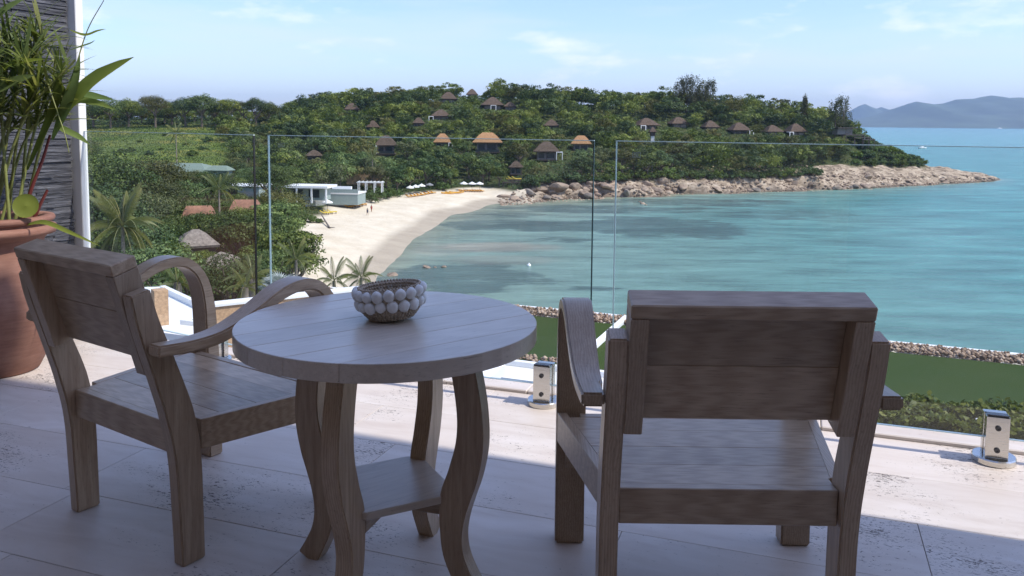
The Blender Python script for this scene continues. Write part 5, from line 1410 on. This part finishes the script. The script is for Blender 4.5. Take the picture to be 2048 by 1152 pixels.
# rough grass on the meadow
n = 26000
Y_ = np.sqrt(RNG.uniform(205 ** 2, 372 ** 2, n)); px_ = RNG.uniform(130, 480, n); x_ = (px_ - 1024) / FPX * Y_
ok = ground(x_, Y_, GRASSW) > RNG.uniform(.2, .8, n); x_, Y_ = x_[ok], Y_[ok]; n = len(x_)
me = leaves('meadow_grass', np.stack([x_, Y_, ground(x_, Y_) + RNG.uniform(0, .35, n)], 1), RNG.normal(size=(n, 3)) * .8 + np.array([0, 0, .8]), RNG.uniform(.3, .8, n), .5, RNG, np.clip(-.5 + 2.0 * fbm(x_ / 22, Y_ / 40, 14) + RNG.normal(0, .12, n), 0, 1))
tag(obj('meadow_grass', me, M_['leaf_hedge']), 'rough yellow-green grass of the hillside meadow', 'grass', kind='stuff')
# hedge shrubs before the beach club
for i, px in enumerate((588, 598, 608, 618, 628, 638, 648)):
    p = gp(px, 407 - i * .6); tree('bush1', (p[0], p[1] + 2, p[2] - .3), 1.1, 'dark shrub in the hedge before the beach club', 'hedge shrubs before the beach club', 'shrub', 'shrub')
for px, py, sc in ((300, 310, .8), (322, 300, .5), (262, 305, .9), (385, 312, 1.0), (405, 300, .8), (330, 272, .7), (280, 285, .6), (372, 290, .5), (415, 285, 1.1), (240, 312, 1.2)):
    p = gp(px, py, 180); tree('bush1' if sc > .7 else 'bush0', (p[0], p[1], p[2] - .4), sc, 'small dark bush growing in the meadow', 'bushes in the meadow', 'shrub', 'shrub')
for px in range(1046, 1650, 11):
    py = float(np.interp(px, [1046, 1120, 1200, 1350, 1500, 1640], [373, 367, 363, 357, 357, 350])) + rr_.uniform(-3, 3)
    p = gp(px + rr_.uniform(-4, 4), py, 200); tree(rr_.choice(('bush0', 'bush1', 'bush1')), (p[0], p[1], p[2] - .3), rr_.uniform(.9, 1.7), 'rounded shrub hanging over the top of the shore rocks', 'shrubs above the shore rocks', 'shrub', 'shrub')
# beach-edge shrubs
for px, py, sc in ((752, 398, 1.5), (768, 394, 1.3), (780, 391, 1.0), (742, 402, 1.2), (795, 390, .9), (885, 378, 1.2), (615, 441, .8), (628, 443, .7), (640, 443, .5)):
    p = gp(px, py + 3); tree('bush0', (p[0], p[1], p[2] - .3), sc, 'bright green beach shrub at the edge of the sand', 'beach shrubs', 'shrub', 'shrub')

# ---- casuarinas
def casuarina(px, top, base, d, w_, label, group):
    b = at_y(px, base, d); g = min(float(ground(b[0], b[1])), b[2]); Hc = (base - top) * d / FPX
    e = empty('casuarina_tree', (b[0], b[1], b[2])); tag(e, label, 'tree', group)
    r = np.random.default_rng(int(px)); R = w_ * d / FPX / 2; Cs, Ns, Ts = [], [], []
    for i in range(42):
        t = r.uniform(.12, 1); a = r.uniform(0, 6.28); rr2 = R * (1 - t * .62) * r.uniform(.3, 1)
        c = np.array([math.cos(a) * rr2, math.sin(a) * rr2, Hc * t]); n_ = 46
        v = r.normal(size=(n_, 3)) * np.array([R * .10, R * .10, Hc * .085]); Cs.append(c + v); Ns.append(r.normal(size=(n_, 3)) * np.array([1, 1, .3])); Ts.append(np.clip(r.uniform(.1, .9) + r.normal(0, .15, n_), 0, 1))
    C = np.vstack(Cs); me = leaves('crown', C, np.vstack(Ns), r.uniform(.35, .8, len(C)), .42, r, np.concatenate(Ts)); obj('crown', me, M_['leaf_casuarina'], e)
    obj('trunk', tubes('trunk', [([(0, 0, g - b[2] - 1), (.1, 0, Hc * .4), (0, 0, Hc * .92)], [.32, .22, .05])] + [([(0, 0, Hc * t), (R * .5 * math.cos(i * 2.1), R * .5 * math.sin(i * 2.1), Hc * (t + .2))], [.09, .03]) for i, t in enumerate((.2, .32, .45, .58))], 6), M_['bark'], e)
for px, top, w_ in ((1358, 160, 42), (1373, 156, 40), (1389, 158, 42), (1404, 163, 40), (1420, 165, 36)): casuarina(px, top, 212, 385, w_, 'tall feathery casuarina in the clump standing above the hilltop wood', 'casuarinas on the hilltop')
casuarina(1670, 202, 258, 356, 42, 'feathery casuarina in the pair standing at the headland point', 'casuarinas at the point'); casuarina(1686, 199, 260, 358, 46, 'feathery casuarina in the pair standing at the headland point', 'casuarinas at the point')
casuarina(1608, 195, 240, 372, 22, 'slender casuarina on the ridge before the headland point', 'casuarinas on the ridge')

# ---- coconut palms: every frond its own part
def frond_mesh(name, L, droop, nleaf=44, wl=.40, lift=.5):
    t = np.linspace(0, 1, 14); x = L * t * (1 - .12 * t); z = L * (lift * t - droop * t * t); P = np.stack([x, 0 * t, z], 1)
    V, F, Tt = [], [], []
    for i in range(nleaf):
        f = .12 + .86 * i / (nleaf - 1); p = np.array([np.interp(f, t, P[:, k_]) for k_ in range(3)])
        ln = wl * L * .42 * math.sin(math.pi * min(.97, .18 + .8 * f)) ** .7
        for s_ in (-1, 1):
            d_ = np.array([.55, s_ * .80, -.55 - .45 * f]); d_ /= np.linalg.norm(d_)
            e1 = p + d_ * ln * .55; e2 = p + d_ * ln + np.array([0, 0, -.18 * ln]); wv = np.array([.5, 0, .1]) * L * .011
            b = len(V); V += [p - wv, p + wv, e1 + wv, e1 - wv, e2, e2 + wv * .2]; F += [(b, b + 1, b + 2, b + 3), (b + 3, b + 2, b + 5, b + 4)]; Tt += [.25 + .5 * f, .4 + .5 * f]
    rb = len(V)
    for i in range(14):
        w2 = L * .012 * (1.2 - t[i]); V += [P[i] + (0, w2, .01), P[i] + (0, -w2, .01)]
    for i in range(13): F.append((rb + 2 * i, rb + 2 * i + 1, rb + 2 * i + 3, rb + 2 * i + 2)); Tt.append(.95)
    me = fast_mesh(name, np.array(V), np.array(F)); face_attr(me, 'tint', Tt); me.materials.append(M_['leaf_palm']); return me
FR = [frond_mesh('frond', 1.0, .45, lift=.85), frond_mesh('frond', 1.0, .80, lift=.6), frond_mesh('frond', 1.0, 1.0, lift=.35), frond_mesh('frond', 1.0, .7, lift=.1)]
def palm(px, py, d, R, nf, label, group='coconut palms', lean=(0, 0), parts=True, tr=.16):
    c = at_y(px, py, d); g = float(ground(c[0], c[1])); H_ = max(1.5, c[2] - g)
    e = empty('coconut_palm', (c[0] - lean[0], c[1], min(g, c[2] - 1.5)), 0); tag(e, label, 'palm', group)
    top = np.array([lean[0], 0, H_ if g < c[2] - 1.5 else 1.5])
    obj('trunk', tubes('trunk', [([(0, 0, -.8), (lean[0] * .3, 0, H_ * .4), tuple(top)], [tr * 1.5, tr, tr * .8])], 8), M_['palm_bark'], e)
    r = random.Random(int(px * 7))
    for i in range(nf):
        a = 2 * math.pi * i / nf * 2.618 + r.uniform(-.2, .2); k_ = i / nf
        m_ = FR[0] if k_ < .3 else FR[1] if k_ < .65 else FR[2] if k_ < .85 else FR[3]
        o = obj('frond', m_, None, e, top, (r.uniform(-.15, .15), -.7 * (1 - k_) + .45 * k_ + r.uniform(-.12, .12), a)); s_ = R * r.uniform(.85, 1.12); o.scale = (s_, s_, s_)
    KEEP.append((px - 20, py - 20, px + 20, py + 20, d))
palm(245, 455, 60, 3.3, 40, 'big coconut palm with pale drooping fronds beside the white trim of the slate wall')
palm(438, 380, 118, 3.2, 18, 'slim coconut palm with bare pale trunk beside the red-brown roofs')
palm(352, 268, 232, 3.8, 16, 'lone palm standing in the meadow')
palm(668, 562, 62, 1.9, 16, 'small palm with spreading fronds just beyond the table, nearer the sand', 'small palms beyond the table')
palm(722, 556, 60, 1.9, 18, 'small dark palm just beyond the table, nearer the water', 'small palms beyond the table')
palm(745, 318, 240, 4.2, 14, 'tall palm in front of the wood behind the white pergola')
palm(592, 520, 74, 2.2, 14, 'palm with a stout trunk under the sea almond leaves at the edge of the sand')
palm(505, 558, 34, 1.3, 14, 'short feathery palm beside the tan planter wall', 'short palms by the planter')
palm(355, 566, 24, 1.0, 16, 'low bushy palm behind the white roof terrace', 'short palms by the planter')
palm(628, 205, 385, 4.2, 12, 'palm poking above the skyline where the hill begins to rise')
palm(490, 575, 28, .9, 12, 'little palm low beside the tan planter wall', 'short palms by the planter')
# silver fan palm
c = at_y(562, 572, 30); fpn = empty('silver_fan_palm', (c[0], c[1], c[2] - 1.2)); tag(fpn, 'silver-blue fan palm above the tan planter wall', 'palm')
obj('trunk', tubes('trunk', [([(0, 0, -3.0), (0, 0, -.4), (0, 0, 1.0)], [.12, .1, .09])], 8), M_['palm_bark'], fpn)
def fan_mesh():
    V, F, Tt = [], [], []
    for i in range(22):
        a = math.radians(-115 + 230 * i / 21); d_ = np.array([math.cos(a), math.sin(a), -.12 * abs(math.sin(a))]); s_ = np.array([-math.sin(a), math.cos(a), 0]); b = len(V)
        V += [np.zeros(3), d_ * .55 + s_ * .045 + (0, 0, .03), d_ * 1.0 + (0, 0, -.05), d_ * .55 - s_ * .045 + (0, 0, .03)]; F.append((b, b + 1, b + 2, b + 3)); Tt.append(random.random())
    me = fast_mesh('fan_leaf', np.array(V), np.array(F)); face_attr(me, 'tint', Tt); me.materials.append(M_['leaf_silver']); return me
fm = fan_mesh()
for i in range(16):
    a = i * 2.399; el = -.2 - 1.1 * (i / 16)
    o = obj('fan_leaf', fm, None, fpn, (math.cos(a) * .45 * math.cos(el), math.sin(a) * .45 * math.cos(el), 1.05 - .45 * math.sin(el) * .8), (random.uniform(-.3, .3), el + .5, a)); o.scale = (.55,) * 3
# white flowering stems by the gate pier
for px, py in ((318, 600), (330, 625), (345, 640)):
    pass

# ---- small things on the water
for px, py in ((1058, 532),):
    p = on_z(px, py, SEA); e = empty('buoy', p); tag(e, 'small white buoy floating in the bay', 'buoy')
    obj('float', lathe_mesh('float', [(0, -.2), (.28, -.1), (.36, .1), (.25, .32), (.08, .38), (.06, .6), (0, .6)], 14), M_['foam'], e); obj('line_ring', lathe_mesh('line_ring', [(.07, .6), (.1, .63), (.07, .66), (.05, .63), (.07, .6)], 12), M_['dark_steel'], e)
def boat(px, py, d, L, label):
    p = on_z(px, py, SEA); 
    if d: p = np.array([(px - 1024) / FPX * d, d, SEA])
    e = empty('motor_boat', p, .15); tag(e, label, 'boat', 'boats far out on the sea')
    V, F = [], []
    for t in np.linspace(-1, 1, 9):
        wd = .16 * L * (1 - max(0, t) ** 2.5) ; zb = .10 * L * max(0, t) ** 2
        V += [(t * L / 2, -wd, .10 * L + zb * .5), (t * L / 2, -wd * .5, -.05), (t * L / 2, wd * .5, -.05), (t * L / 2, wd, .10 * L + zb * .5)]
    for i in range(8):
        for j in range(4): F.append((i * 4 + j, i * 4 + (j + 1) % 4, i * 4 + 4 + (j + 1) % 4, i * 4 + 4 + j))
    me = fast_mesh('hull', np.array(V), np.array(F)); obj('hull', me, M_['white_paint'], e)
    obj('cabin', box_mesh('cabin', (-.05 * L, 0, .17 * L), (.4 * L, .2 * L, .14 * L), .02 * L), M_['white_paint'], e)
boat(1845, 297, None, 9, 'white motor boat crossing just above the rail line of the glass'); boat(1995, 252, 6500, 40, 'white ferry far off below the island hills')

# ---- the air between us and the far hills
hz = obj('haze', box_mesh('haze', (1500, 6900, 190), (26000, 14400, 440)))
hm = bpy.data.materials.new('haze'); hm.use_nodes = True; hn = hm.node_tree; hn.nodes.clear()
ho = hn.nodes.new('ShaderNodeOutputMaterial'); pv_ = hn.nodes.new('ShaderNodeVolumePrincipled')
pv_.inputs['Color'].default_value = (.50, .69, 1.0, 1); pv_.inputs['Density'].default_value = 0.7e-4; pv_.inputs['Anisotropy'].default_value = .2
hn.links.new(pv_.outputs[0], ho.inputs['Volume']); hz.data.materials.append(hm); tag(hz, 'pale blue sea haze in the air', 'haze', kind='stuff')
